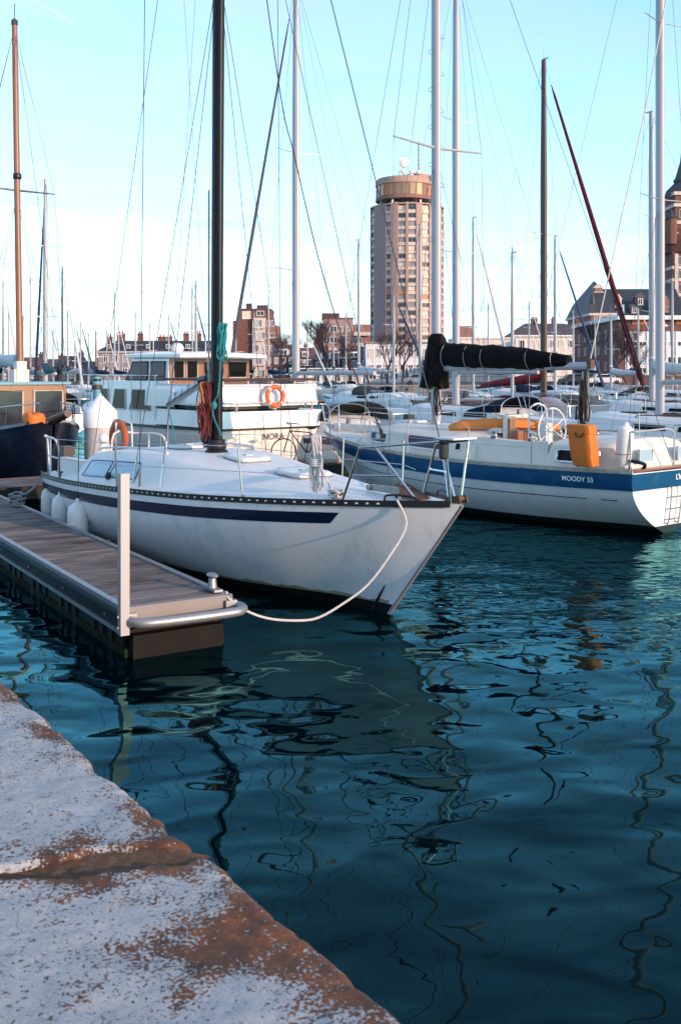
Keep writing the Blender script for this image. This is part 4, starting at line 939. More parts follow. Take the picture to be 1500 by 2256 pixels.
mb.tube(bez([(1.0, 1.36, z), (.95, 1.36, z + .55), (.8, 1.33, z + .64), (.12, 1.16, z + .64), (.05, 1.0, z + .64), (.05, .2, z + .66)], 5), .0145, 7); mb.tube(bez([(1.0, -1.36, z), (.95, -1.36, z + .55), (.8, -1.33, z + .64), (.12, -1.16, z + .64), (.05, -1.0, z + .64), (.05, -.5, z + .64), (.04, -.42, z + .5), (.04, -.42, z)], 5), .0145, 7)
mb.tube(bez([(.05, .2, z + .66), (.04, .08, z + .62), (.04, .02, z + .5), (.05, .02, z)], 4), .0145, 7)
mb.tube([(.1, 1.17, z), (.1, 1.17, z + .64)], .0145, 7); mb.tube([(.1, -1.17, z), (.1, -1.17, z + .64)], .0145, 7); mb.build('pushpit', g('mast_white'), M_)
# transom ladder
mb = MB()
def tr(y, z): return Vector((HM.pt(0, z, 1).x - .07, y, z))
for y in (.18, -.12): mb.tube(bez([tr(y + .05, .80) + Vector((.07, 0, 0)), tr(y + .05, .80), tr(y, .70), tr(y - .02, .2), tr(y - .02, .18) + Vector((.06, 0, 0))], 4), .012, 6)
for z_ in (.62, .42, .24): mb.tube([tr(.18, z_), tr(-.14, z_)], .012, 6)
mb.build('boarding_ladder', g('steel'), M_)
MB().tube(bez([(.2, 1.02, z - .0), (.22, 1.05, z + .14), (.05, 1.15, z + .16), (-.02, .95, z + .10), (.1, .85, z)], 5), .03, 7).build('fairlead_hoop', g('cover_navy'), M_)
mb = MB().lathe([(.10, 0), (.13, .04), (.12, .07), (.02, .09)], 14, (1.2, -.2, HM.zs(1) + .55)); mb.build('vent_cowl', g('rust'), M_)
def text_obj(txt, size, mat, parent, M4, name='lettering', ext=.002, sx=1.0):
    cu = bpy.data.curves.new(name, 'FONT'); cu.body = txt; cu.size = size; cu.extrude = ext; cu.align_x = 'CENTER'; cu.align_y = 'CENTER'; cu.offset = size * .012
    tmp = bpy.data.objects.new(name, cu); COL.objects.link(tmp); me = bpy.data.meshes.new_from_object(tmp.evaluated_get(bpy.context.evaluated_depsgraph_get())); bpy.data.objects.remove(tmp)
    me.transform(M4 @ Matrix.Diagonal((sx, 1, 1, 1))); me.materials.clear(); me.materials.append(g(mat)); return link(name, me, parent)
def hull_text(txt, size, mat, H, t, x, z, side, sx=1.0):
    p = H.pt(x, z, side, .009); ex = (H.pt(x - .2, z, side) - H.pt(x + .2, z, side)).normalized() * (1 if side > 0 else -1)
    ey = (H.pt(x, z + .05, side) - H.pt(x, z - .05, side)).normalized(); ezz = ex.cross(ey).normalized()
    return text_obj(txt, size, mat, t, Matrix.Translation(p) @ Matrix((ex, ey, ezz)).transposed().to_4x4(), sx=sx)
xq = onM(1268, 1053, 1.46).x
hull_text('MOODY 33', .115, 'letter_white', HM, M_, xq, HM.zs(xq) - .145, 1, 1.0)
text_obj("L'Inouie", .13, 'letter_white', M_, Matrix.Translation(HM.pt(0, .94, 1) * 0 + Vector((HM.pt(0, .94, 1).x - .012, -.19, .945))) @ Matrix(((0, 0, -1, 0), (-1, 0, 0, 0), (0, 1, 0, 0), (0, 0, 0, 1))))
def topM_thing(name, label, cat, q, group=None): return thing(name, label, cat, MM @ Vector(q), M_.rotation_euler.z, group)
# orange bag on the pushpit
q = onM(1336, 984, 1.42); bgx = topM_thing('buoy_bag', 'bright orange fabric bag strapped to the stern rail of the blue banded sloop', 'bag', (.78, 1.50, q.z))
mb = MB(); rs = []
for (z, w, d_) in ((-.345, .15, .09), (-.33, .19, .115), (-.2, .205, .13), (.0, .215, .13), (.2, .222, .12), (.26, .225, .115)):
    rs.append([Vector((w * max(-1, min(1, 1.3 * math.cos(2 * math.pi * j / 20))) + z * .16 + .006 * math.sin(j * 5 + z * 30), d_ * max(-1, min(1, 1.3 * math.sin(2 * math.pi * j / 20))) + .008 * math.sin(j * 3 + z * 20), z)) for j in range(20)])
mb.rings(rs).build('body', g('orange'), bgx)
mb = MB(); rs = [[Vector((w * max(-1, min(1, 1.3 * math.cos(2 * math.pi * j / 20))) + z * .16, w * .56 * max(-1, min(1, 1.3 * math.sin(2 * math.pi * j / 20))), z)) for j in range(20)] for z, w in ((.20, .232), (.27, .232), (.335, .225), (.345, .19))]
mb.rings(rs).build('flap', g('orange'), bgx)
MB().tube(bez([(-.10, .135, .215), (-.07, .15, .16), (.03, .15, .16), (.06, .135, .215)], 4), .011, 6).build('handle', g('black'), bgx)
# white fender stowed upright on the stern rail
q = onM(1396, 980, 1.2); fd = topM_thing('fender', 'white cylinder fender standing upright inside the stern rail of the blue banded sloop', 'fender', (.25, 1.12, HM.zs(0) + .42))
MB().lathe([(.02, -.36), (.09, -.34), (.13, -.26), (.135, .22), (.12, .30), (.05, .35), (.04, .39), (.02, .40)], 18, M=Matrix.Rotation(R(-6), 4, 'Y')).build('body', g('fender'), fd)
MB().tube([Vector((.14 * math.cos(a), .14 * math.sin(a), -.12)) for a in [2 * math.pi * i / 18 for i in range(18)]], .006, 5, closed=True).build('strap', g('rope_grey'), fd)
# folded orange sprayhood cloth on the cabin top
q = onM(1015, 944, .3); oc = topM_thing('folded_cloth', 'long roll of folded orange cloth lying on the cabin roof by the cockpit', 'cloth', (3.75, .15, HM.zs(4) + .46))
cl_ = [Vector((x, y, z)) for x, y, z in ((.95, .55, .08), (.7, .45, .13), (.3, .25, .17), (-.1, 0, .18), (-.5, -.45, .15), (-.75, -.8, .10))]
cloth_roll(cl_, [.05, .10, .105, .095, .085, .05], 12, .3, 6).build('roll', g('orange_cloth'), oc)
# box on the roof of the boat, dorade
MB().box((6.6, 0, HM.zs(6.6) + .48), (.5, .5, .1)).build('deck_hatch', g('white_plain'), M_, smooth=None)

# ------------------------------------------------------------------ finger pontoon in front
DZ = .42; DF = .48
dc = G(272, 1344, DF); dd = Vector((-.53, .848, 0)).normalized(); dw = Vector((.848, .53, 0)).normalized()   # along the pontoon, across it (away from the camera)
WD, LD = 1.13, 12.2
fp = thing('finger_pontoon', 'wooden planked finger pontoon with steel end bar on dark ribbed floats', 'pontoon', (dc.x, dc.y, 0), math.atan2(dd.y, dd.x))   # local x along, local -y across
mesh_p = []
for k in range(3):
    mb = MB(); rnd = random.Random(k); n = 4; w = .132
    rs = []
    for i in range(n + 1):
        y = -.075 - (WD - .15) * i / n; wz = rnd.uniform(-.002, .002)
        rs.append([Vector(q) for q in ((0, y, -.03), (w, y, -.03), (w, y, -.004 + wz), (w - .006, y, wz), (.006, y, wz), (0, y, -.004 + wz))])
    mesh_p.append(mb.rings(rs).mesh('plank', g('plank'), None))
i = 0; x = .10
while x < LD - .15:
    o = link('plank', mesh_p[i % 3], fp, (x, 0, DF + random.uniform(-.003, .003))); x += .1405; i += 1
def fbeam(y0, y1, z0, z1, mat, xa=0.0, xb=LD): return MB().box(((xa + xb) / 2, (y0 + y1) / 2, (z0 + z1) / 2), (xb - xa, abs(y1 - y0), z1 - z0)).build('side_beam', g(mat), fp, smooth=None)
fbeam(-.003, -.07, DF - .03, DF + .018, 'galv'); fbeam(.02, -.05, DF - .07, DF - .034, 'black'); fbeam(.0, -.06, DF - .20, DF - .073, 'float_rib'); fbeam(.022, -.05, DF - .235, DF - .203, 'galv')
fbeam(-WD + .07, -WD + .003, DF - .03, DF + .018, 'galv'); fbeam(-WD + .06, -WD, DF - .22, DF - .033, 'float_rib')
# floats with upright ribs, two ribs and a gap
MB().box((LD / 2 + .1, -WD / 2, -.06), (LD - .16, WD - .14, (DF - .24) * 2 + .12)).build('float', g('float_dark'), fp, smooth=None)
rib = MB(); rib.prism([(0, 0, 0), (.045, .035, 0), (.135, .035, 0), (.18, 0, 0)], (0, 0, DF - .24 + .25)); rib = rib.mesh('rib', g('float_rib'))
x = .42; k = 0
while x < LD - .4:
    link('rib', rib, fp, (x, -.085, -.25)); x += .27 if k % 3 < 2 else .62; k += 1
MB().box((.055, -WD / 2, (DF - .26) / 2 - .1), (.10, WD - .2, DF - .06)).build('float_end', g('float_end'), fp, smooth=None)
MB().box((.045, -WD / 2, DF - .065), (.09, WD - .02, .165)).build('end_plate', g('endplate'), fp, smooth=None)
# bent galvanised bar round the end
z = DF - .10
MB().tube(bez([(.04, .0 - .05, z), (-.10, -.05, z), (-.19, -.12, z), (-.23, -.30, z), (-.25, -WD * .5, z), (-.25, -WD + .14, z), (-.22, -WD + .02, z), (-.12, -WD - .05, z), (.06, -WD - .03, z)], 7), .048, 12).build('end_bar', g('galv'), fp)
for y in (-.06, -WD + .03): MB().box((.0, y, z), (.09, .12, .13)).build('bar_bracket', g('galv'), fp, smooth=None)
# tall aluminium post at the corner
hp = (P(272, 1042, dc.y).z) - (DF - .22)
MB().box((-.045, .012, DF - .22 + hp / 2), (.085, .085, hp)).build('corner_post', g('panel_grey') if 'panel_grey' in MATS else M('panel_grey', (.33, .32, .325), .5, .2, var=.06, scale=6), fp, smooth=None)
for k_ in (0, 1): MB().tube([Vector((-.045, .055, DF - .15 + k_ * .10)), Vector((-.045, .075, DF - .15 + k_ * .10))], .016, 6).build('bolt', g('galv'), fp)
for k_ in range(8): MB().tube([Vector((.5 + k_ * 1.4, .0, DF - .135)), Vector((.5 + k_ * 1.4, .014, DF - .135))], .016, 6).build('bolt', g('galv'), fp)
MB().box((LD / 2 + .06, -WD / 2, .03), (LD - .06, WD - .10, .10)).build('weed_fringe', g('weed'), fp, smooth=None)
# mooring cleat
mb = MB(); q = Vector((.28, -WD + .09, DF + .02)); mb.box(q + UP * .012, (.30, .09, .024)); mb.tube([q + UP * .02, q + UP * .13], [.05, .035], 10); mb.ell(q + UP * .145, (.095, .05, .028), 14, 8); mb.build('cleat', g('galv'), fp)
mb = MB(); q = Vector((7.9, -WD + .12, DF + .02)); mb.box(q + UP * .012, (.30, .09, .024)); mb.tube([q + UP * .02, q + UP * .10], [.05, .035], 10); mb.ell(q + UP * .115, (.13, .05, .028), 14, 8); mb.build('cleat', g('galv'), fp)
MB().tube([Vector((3.6, -WD + .03, DF + .02)), Vector((3.6, -WD + .03, DF + .05))], .02, 8).build('bolt', g('steel'), fp)
FM = frame(fp)
# rope from the pontoon end to the bow of the white sloop
ra = FM @ Vector((.1, -WD + .02, DF + .02)); rb = MA @ Vector((8.62, -HA.b(8.62) - .03, HA.zs(8.62) + .045))
rpix = ((505, 1318), (540, 1344), (590, 1362), (650, 1367), (700, 1361), (755, 1330), (810, 1288), (860, 1222), (895, 1155))
mid = []
for i, (px, py) in enumerate(rpix):
    f = (i + .5) / len(rpix); mid.append(P(px, py, lerp(ra.y - .15, rb.y, f)))
pts = bez([ra] + mid + [rb], 6)
o = thing('mooring_rope', 'thin white mooring rope sagging from pontoon end to the bow', 'rope', ra)
mb = MB()
for s in range(3):
    mb.tube([q - ra + Vector((math.cos(i * 1.1 + s * 2.094), math.sin(i * 1.1 + s * 2.094) * .5, math.sin(i * 1.1 + s * 2.094))) * .006 for i, q in enumerate([p for a, b in zip(pts, pts[1:]) for p in (a, a.lerp(b, .25), a.lerp(b, .5), a.lerp(b, .75))])], .0075, 5)
mb.build('strands', g('rope_white'), o)
# stern lines and the knot on the far cleat
kq = FM @ Vector((7.9, -WD + .12, DF + .06)); o = thing('rope_knot', 'bundle of grey rope knotted on the pontoon cleat near the sloop stern', 'rope', kq)
mb = MB(); rnd = random.Random(11)
for k in range(8): mb.tube([Vector((.12 * math.cos(a + k) + rnd.uniform(-.03, .03), .08 * math.sin(a * (1 + k % 2) + k), .02 + .02 * k + .02 * math.sin(2 * a))) for a in [2 * math.pi * i / 14 for i in range(14)]], .014, 5, closed=True)
mb.build('turns', g('rope_grey'), o)
for k, (sx, mt_) in enumerate(((.35, 'rope_grey'), (.55, 'cover_grey'))):
    e = MA @ Vector((sx, -HA.b(sx) + .03, HA.zs(sx) + .04)); MB().tube([q - kq for q in sag(kq + UP * .12, e, .10)], .012, 6).build('stern_line', g(mt_), o)

# ------------------------------------------------------------------ main walkway behind the sloop
wp_ = Vector((-6.6, 19.75, 0)); wdv = Vector((.788, .616, 0)); ang = math.atan2(.616, .788)
wk = thing('walkway_pontoon', 'long grey planked walkway pontoon running behind the white sloop', 'pontoon', wp_ - wdv * 6, ang)
mb = MB(); w = .14; mb.prism([(0, .05, 0), (w - .01, .05, 0), (w - .01, 1.75, 0), (0, 1.75, 0)], (0, 0, .03)); pk = mb.mesh('plank', g('plank'))
for i in range(200): link('plank', pk, wk, (i * .14, 0, DZ - .03 + random.uniform(-.002, .002)))
MB().box((18, .02, DZ - .12), (36, .05, .26)).build('side_beam', g('float_rib'), wk, smooth=None); MB().box((18, 1.78, DZ - .12), (36, .05, .26)).build('side_beam', g('wood_dark'), wk, smooth=None)
mb = MB(); mb.box((32, .9, DZ - .02), (8, 1.7, .03)); mb.build('deck_boards', g('plank'), wk, smooth=None)
for i in range(6): MB().box((3 + i * 6, .9, .0), (3.4, 1.5, .56)).build('float', g('float_dark'), wk, smooth=None)

# ------------------------------------------------------------------ motor yacht, stern to the walkway
Y0 = Vector((-3.15, 25.5, 0)) ; YW = 3.5
yc = Y0 + wdv * (YW / 2)
Ya = thing('motor_yacht', 'white motor yacht with wooden wheelhouse and orange ring buoy on its stern', 'motor boat', yc, math.atan2(.788, -.616))
YM = frame(Ya); YMi = YM.inverted()
def onY(px, py, x): return YMi @ ray_plane(px, py, YM @ Vector((x, 0, 0)), YM.to_3x3() @ Vector((1, 0, 0)))
def onYs(px, py, y): return YMi @ ray_plane(px, py, YM @ Vector((0, y, 0)), YM.to_3x3() @ Vector((0, 1, 0)))
zb = onY(600, 941, 0).z; zt2 = onY(600, 905, 0).z; zt1 = onY(600, 894, 0).z; zt0 = onY(600, 850, 0).z
HY = Hull(11.5, [0, 2, 6, 9, 10.6, 11.5], [YW / 2 - .08, YW / 2, YW / 2, YW * .40, YW * .2, .03], [0, 5, 11.5], [zb, zb - .05, zb + .45], rake=1.0, draft=.4, pm=5.0, pb=1.6, stern_d=.3)
HY.mesh(30, 9).build('hull', g('hull_cream'), Ya, smooth=50)
HY.deck(20, 6, crown=.03).build('deck', g('deck_white'), Ya)
HY.band(0, 11.3, lambda x: HY.zs(x) + .01, lambda x: HY.zs(x) - .06, 24, out=.03, transom=True).build('rubbing_strake', g('black'), Ya)
def tier(name, xa, xb, w, z0, z1, mat, rake=0.0, flare=.0, curve=.10, t=Ya):
    rs = []; n = 12
    def ring(z, k): return [Vector((xa - curve * (1 - (2 * j / n - 1) ** 2) + k * .02, (w + k * flare) * (2 * j / n - 1), z)) for j in range(n + 1)] + [Vector((xb - rake * k, (w + k * flare), z)), Vector((xb - rake * k, -(w + k * flare), z))]
    return MB().rings([ring(z0, 0), ring(z1, 1)]).build(name, g(mat), t, smooth=30)
bw = tier('bulwark', -.02, 3.6, YW / 2 - .06, zb + .0, zt2, 'gel_white', flare=-.05)
tier('aft_cabin', .16, 3.9, YW / 2 - .18, zt1, zt0, 'gel_white', flare=-.08)
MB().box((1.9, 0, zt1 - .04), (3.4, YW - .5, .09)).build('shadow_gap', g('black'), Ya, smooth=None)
tier('cabin_top', .1, 3.9, YW / 2 - .24, zt0 - .0, zt0 + .04, 'deck_white')
# side walls of the saloon with big windows (port side faces the camera)
MB().box((6.1, 0, zb + .55), (4.6, YW - .5, 1.3), taper=.93).build('saloon', g('gel_white'), Ya, smooth=None)
for (xa, xb, z0, z1) in ((4.2, 5.5, .35, .95), (5.8, 6.7, .35, .95), (7.0, 8.0, .40, .95), (1.0, 2.0, .25, .60), (2.5, 3.4, .25, .6)):
    for s in (1, -1):
        yy = YW / 2 - .25 if xa > 3.9 else YW / 2 - .19
        f = lambda z: yy - (.11 * (z - (-.1)) / 1.3 if xa > 3.9 else .03) + .012
        pts = [Vector((xa, s * f(z0), zb + z0)), Vector((xb, s * f(z0), zb + z0)), Vector((xb - .12, s * f(z1), zb + z1)), Vector((xa + .1, s * f(z1), zb + z1))]
        w = MB().prism(pts, (0, s * .015, 0)).build('window', g('window_dark'), Ya, smooth=None)
        MB().tube([q + Vector((0, s * .015, 0)) for q in pts], .02, 5, closed=True).build('window_frame', g('white_plain'), w)
# wheelhouse: wooden after face, white sides, raked windscreen, overhanging roof
zr = zt0 + .02; zroof = onYs(400, 786, 1.4).z
xw0, xw1 = 3.3, 6.3; hw = 1.38
rs = []
for (z, k) in ((zr - .35, 0), (zroof, 1)): rs.append([Vector(q) for q in ((xw0, -hw + .05 * k, z), (xw0, hw - .05 * k, z), (xw1 - .75 * k, hw - .05 * k, z), (xw1 + .12 - .75 * k, 0, z), (xw1 - .75 * k, -hw + .05 * k, z))])
wh = MB().rings(rs).build('wheelhouse', g('gel_white'), Ya, smooth=None)
hz = zroof - zr
MB().box((xw0 - .012, 0, zr + hz / 2 - .1), (.03, 2 * hw - .1, hz + .3)).build('wooden_bulkhead', g('varnish'), Ya, smooth=None)
for yy, ww in ((-.92, .62), (-.1, .66), (.62, .36), (1.05, .34)):
    w = MB().box((xw0 - .03, yy, zr + hz * .55), (.025, ww, hz * .62)).build('window', g('window_dark'), Ya, smooth=None)
    MB().tube([(xw0 - .042, yy + a * ww / 2, zr + hz * .55 + b * hz * .31) for a, b in ((-1, -1), (1, -1), (1, 1), (-1, 1))], .022, 5, closed=True).build('window_frame', g('stone_pale'), w)
for s in (1, -1):
    for xa, xb, sl in ((3.5, 4.35, 0), (4.55, 5.95, .42)):
        pts = [Vector((xa, s * (hw - .01), zr + .12)), Vector((xb, s * (hw - .01), zr + .12)), Vector((xb - sl, s * (hw - .04), zroof - .12)), Vector((xa, s * (hw - .04), zroof - .12))]
        w = MB().prism(pts, (0, s * .02, 0)).build('window', g('window_tint'), Ya, smooth=None); MB().tube([q + Vector((0, s * .02, 0)) for q in pts], .022, 5, closed=True).build('window_frame', g('black'), w)
for yy in (-.7, .7):
    pts = [Vector((xw1 + .03, yy - .5, zr + .12)), Vector((xw1 + .03, yy + .5, zr + .12)), Vector((xw1 - .55, yy + .5, zroof - .12)), Vector((xw1 - .55, yy - .5, zroof - .12))]
    MB().prism(pts, (.03, 0, .02)).build('window', g('window_tint'), Ya, smooth=None)
rs = []
for (z, g_) in ((zroof - .01, .0), (zroof + .02, .05), (zroof + .10, .05), (zroof + .14, -.02), (zroof + .17, -.5)):
    rs.append([Vector(q) for q in ((xw0 - .75 - g_, -hw - g_, z - .03), (xw0 - .85 - g_, 0, z), (xw0 - .75 - g_, hw + g_, z - .03), (xw1 - .55 + g_, hw + g_, z), (xw1 - .45 + g_, 0, z + .02), (xw1 - .55 + g_, -hw - g_, z))])
MB().rings(rs).build('wheelhouse_roof', g('gel_white'), Ya, smooth=35)
MB().ell((4.9, .2, zroof + .30), (.2, .2, .17), 14, 8).build('radome', g('white_plain'), Ya); MB().tube([(4.9, .2, zroof + .1), (4.9, .2, zroof + .2)], .08, 8).build('radome_mount', g('white_plain'), Ya)
for yy, hh in ((.9, 1.1), (-.9, .9)): MB().tube([(5.1, yy, zroof + .1), (5.1, yy, zroof + hh)], .012, 5).build('antenna', g('white_plain'), Ya)
# cockpit canvas at the wheelhouse back and teak rail over the stern tier
zra = onY(600, 836, .15).z
mb = MB(); mb.tube(bez([Vector((3.2, 1.5, zra)), Vector((.5, 1.5, zra)), Vector((.14, 1.3, zra)), Vector((.06, 0, zra)), Vector((.14, -1.3, zra)), Vector((.5, -1.5, zra)), Vector((3.2, -1.5, zra))], 5), .035, 8); mb.build('teak_rail', g('wood_dark'), Ya)
for yy in (-1.45, -.75, 0, .75, 1.45): MB().tube([(.1 + .1 * (abs(yy) > 1), yy, zt0), (.1 + .1 * (abs(yy) > 1), yy, zra)], .022, 6).build('rail_post', g('panel_cream'), Ya)
mb = MB()
for k in range(2): mb.box((.5, 0, zra - .06 - k * .06), (.02, 2.7, .03))
mb.build('rail_board', g('wood_dark'), Ya, smooth=None)
zl = onY(600, 886, 0).z
mb = MB(); mb.tube(bez([(.2, 1.55, zl), (-.08, 1.3, zl), (-.12, 0, zl), (-.08, -1.3, zl), (.2, -1.55, zl)], 5), .016, 6)
for yy in (-1.2, 0, 1.2): mb.tube([(-.1, yy, zl), (-.06, yy, zt2 - .02)], .02, 6)
mb.build('stern_rail', g('panel_cream'), Ya)
for (px, py) in ((520, 896), (672, 888)): q = onY(px, py, -.05); MB().tube([q, q + Vector((0, 0, -.1))], .03, 6).build('deck_light', g('steel'), Ya)
text_obj('NORA', .24, 'letter_black', Ya, Matrix.Translation(onY(602, 962, 0) + Vector((-.012, 0, 0))) @ Matrix(((0, 0, -1, 0), (-1, 0, 0, 0), (0, 1, 0, 0), (0, 0, 0, 1))))
# a white weather cloth along the port side deck, with dark lettering panel
q0, q1 = onYs(322, 850, 1.72), onYs(384, 850, 1.72)
mb = MB(); mb.prism([Vector((q0.x, 1.72, zt1 + .42)), Vector((q1.x, 1.72, zt1 + .42)), Vector((q1.x, 1.74, zt1 - .05)), Vector((q0.x, 1.74, zt1 - .05))], (0, .02, 0)); mb.build('weather_cloth', g('gel_white'), Ya, smooth=None)
MB().tube([(3.4, 1.68, zra + .1), (9.5, 1.3, zra + .12)], .014, 6).build('hand_rail', g('steel'), Ya)
for xx in (3.5, 5.2, 7.0, 8.8): MB().tube([(xx, 1.68 - (xx - 3.4) * .06, zb), (xx, 1.68 - (xx - 3.4) * .06, zra + .1)], .012, 6).build('stanchion', g('steel'), Ya)
# ring buoy: its own thing, hung on the stern rail
q = onY(606, 873, -.16); lb = thing('ring_lifebuoy', 'orange ring lifebuoy hung on the stern of the white motor yacht', 'lifebuoy', YM @ q, Ya.rotation_euler.z)
mb = MB(); n = 32; rR = .25
mb.tube([Vector((0, rR * math.cos(2 * math.pi * i / n), rR * math.sin(2 * math.pi * i / n))) for i in range(n)], .062, 10, closed=True); mb.build('ring', g('orange_buoy'), lb)
for k in range(4):
    a0 = R(45 + 90 * k); MB().tube([Vector((0, rR * math.cos(a0 + d), rR * math.sin(a0 + d))) for d in (-.13, -.06, 0, .06, .13)], .066, 10, cap=False).build('reflective_band', g('panel_cream'), lb)
MB().tube([Vector((-.01, (rR + .075 + .012 * math.sin(4 * a)) * math.cos(a), (rR + .075 + .012 * math.sin(4 * a)) * math.sin(a))) for a in [2 * math.pi * i / 32 for i in range(32)]], .007, 5, closed=True).build('grab_line', g('rope_white'), lb)

# ------------------------------------------------------------------ bicycle and fender roll on the walkway
def bicycle():
    b0 = P(668, 1010, 24.75); b0.z = DZ
    t = thing('bicycle', 'dark bicycle leaning at the walkway edge behind the white sloop', 'bicycle', b0, R(205))
    for x in (-.52, .52):
        c = Vector((x, 0, .34)); w = MB().tube([c + Vector((.33 * math.cos(a), 0, .33 * math.sin(a))) for a in [2 * math.pi * i / 24 for i in range(24)]], .018, 6, closed=True).build('wheel', g('tyre'), t)
        mb = MB()
        for k in range(8): a = math.pi * k / 8; mb.tube([c + Vector((.32 * math.cos(a), 0, .32 * math.sin(a))), c - Vector((.32 * math.cos(a), 0, .32 * math.sin(a)))], .002, 3)
        mb.build('spokes', g('steel'), w)
    mb = MB(); A, B, C, D, E_ = Vector((-.52, 0, .34)), Vector((-.08, 0, .32)), Vector((-.2, 0, .80)), Vector((.36, 0, .86)), Vector((.52, 0, .34))
    for a, b in ((A, B), (A, C), (B, C), (C, D), (B, D), (D, E_)): mb.tube([a, b], .016, 6)
    mb.build('bicycle_frame', g('rope_dark'), t)
    mb = MB(); mb.tube([D, D + Vector((-.03, 0, .16))], .014, 6); mb.tube(bez([D + Vector((-.15, -.30, .17)), D + Vector((0, -.22, .19)), D + Vector((0.02, 0, .16)), D + Vector((0, .22, .19)), D + Vector((-.15, .30, .17))], 4), .013, 6); mb.build('handlebar', g('black'), t)
    mb = MB(); mb.ell(C + Vector((-.02, 0, .12)), (.14, .08, .04), 10, 6); mb.tube([C, C + UP * .1], .014, 6); mb.build('saddle', g('black'), t)
    MB().tube([B + Vector((0, -.1, -.15)), B + Vector((0, -.03, 0)), B + Vector((0, .03, 0)), B + Vector((0, .1, .15))], .012, 5).build('crank', g('steel'), t)
    MB().tube([Vector((-.1, 0, .3)), Vector((-.15, .22, .0))], .010, 5).build('kickstand', g('steel'), t)
bicycle()
o = thing('fender_roll', 'long beige cylinder fender lying at the walkway edge below the bicycle', 'fender', P(690, 1018, 22.6) * 1.0, R(38))
o.location.z = DZ + .17; o.location = wp_ + wdv * 8.2 + Vector((-.616, .788, 0)) * .3 + UP * (DZ + .17)
mb = MB(); Mx = Matrix.Rotation(R(90), 4, 'Y'); mb.lathe([(.02, -.62), (.12, -.60), (.17, -.5)] + [(.17 - (.012 if k % 2 else 0), -.45 + k * .1) for k in range(10)] + [(.17, .5), (.12, .6), (.02, .62)], 16, M=Mx); mb.build('body', g('panel_cream'), o)

# ------------------------------------------------------------------ white mooring pile with conical cap, blue pole behind
pl_ = P(222, 900, 23.9); t = thing('mooring_pile', 'thick pale mooring pile with white conical cap beside the navy boat', 'pile', (pl_.x, pl_.y, 0))
MB().lathe([(.375, -.6), (.375, 1.44)], 28).build('shaft', g('pile'), t)
cz = P(217, 866, 23.9).z
MB().lathe([(.40, 1.40), (.40, 1.77), (.385, 1.80), (.03, cz - .04), (.01, cz)], 28).build('cone_cap', g('gel_white'), t, smooth=30)
bp_ = P(214, 850, 27.8); t = thing('blue_pole', 'light blue pole with dark band rising behind the conical cap', 'pole', (bp_.x, bp_.y, 0))
MB().lathe([(.11, -.5), (.11, 2.5), (.10, 2.6)], 14).build('shaft', g('skyblue'), t); MB().lathe([(.115, 2.25), (.145, 2.27), (.145, 2.36), (.115, 2.38)], 14).build('band', g('wood_dark'), t)
MB().lathe([(.113, 2.48), (.113, 2.54)], 14).build('band', g('black'), t)

# ------------------------------------------------------------------ navy hulled boat on the left
hn = Vector((.616, -.788, 0)); bowN = Vector((-6.55, 22.9, 0)); LN = 11.0
Nv = thing('sailing_barge', 'navy blue hulled boat with bowsprit, varnished cabin and brown wooden mast', 'sailboat', bowN - hn * LN, math.atan2(-.788, .616))
NM = frame(Nv); NMi = NM.inverted()
def onN(px, py, y): return NMi @ ray_plane(px, py, NM @ Vector((0, y, 0)), NM.to_3x3() @ Vector((0, 1, 0)))
HN = Hull(LN, [0, 2, 6, 9, 10.3, 10.8, LN], [1.2, 1.5, 1.6, 1.38, .82, .40, .03], [0, 5, 9, LN], [1.25, 1.05, 1.25, 1.58], rake=.35, draft=.5, pm=3.2, pb=2.4, trake=.2)
HN.mesh(40, 11).build('hull', g('navy'), Nv, smooth=50); HN.deck(24, 8, crown=.05).build('deck', g('wood_dark'), Nv)
for s in (1, -1):
    rows = []
    for i in range(31):
        x = LN * .995 * i / 30; q = HN.pt(x, HN.zs(x), s); rows.append([q + Vector((0, s * .02, -.02)), q + Vector((0, s * .02, .05)), q + Vector((0, -s * .05, .05)), q + Vector((0, -s * .05, -.01))])
    MB().rings(rows).build('cap_rail', g('cover_grey'), Nv)
# thick bowsprit / anchor roller baulk
MB().tube([Vector((10.2, 0, HN.zs(10.2) + .02)), Vector((10.9, 0, HN.zs(11) + .02)), Vector((11.7, 0, HN.zs(11) + .20)), Vector((11.78, 0, HN.zs(11) + .22))], [.12, .12, .085, .09], 10).build('bowsprit', g('wood_dark'), Nv)
MB().lathe([(.03, -.1), (.13, -.05), (.13, .05), (.03, .1)], 10, (10.75, -.16, HN.zs(11) - .1), M=Matrix.Rotation(R(90), 4, 'X')).build('anchor_roller', g('galv'), Nv)
# mast in its white tabernacle
xm = onN(45, 890, 0).x; zc0 = HN.zs(xm)
ztab = onN(45, 796, 0).z; MB().box((xm, 0, (zc0 + ztab) / 2 + .0), (.26, .26, ztab - zc0), taper=.94).build('tabernacle', M('tab_white', (.62, .52, .46), .5, var=.06, scale=3), Nv, smooth=None)
for s in (1, -1): MB().box((xm - .03, s * .16, (zc0 + ztab) / 2 - .1), (.30, .05, ztab - zc0 - .2)).build('tabernacle_cheek', g('tab_white'), Nv, smooth=None)
tN = onN(33, 52, 0); k = MB(); MB().tube([(xm, 0, ztab - .3), (tN.x, 0, tN.z)], [.085, .07], 12).build('mast', g('wood_mast'), Nv)
mb = MB(); mb.lathe([(.075, -.05), (.085, 0), (.08, .08), (.03, .12)], 10, (tN.x, 0, tN.z)); mb.tube([tN, tN + UP * .5], .01, 4); mb.tube([tN + UP * .1, tN + Vector((-.5, .2, .2))], .012, 4); mb.build('masthead', g('wire'), Nv, smooth=None)
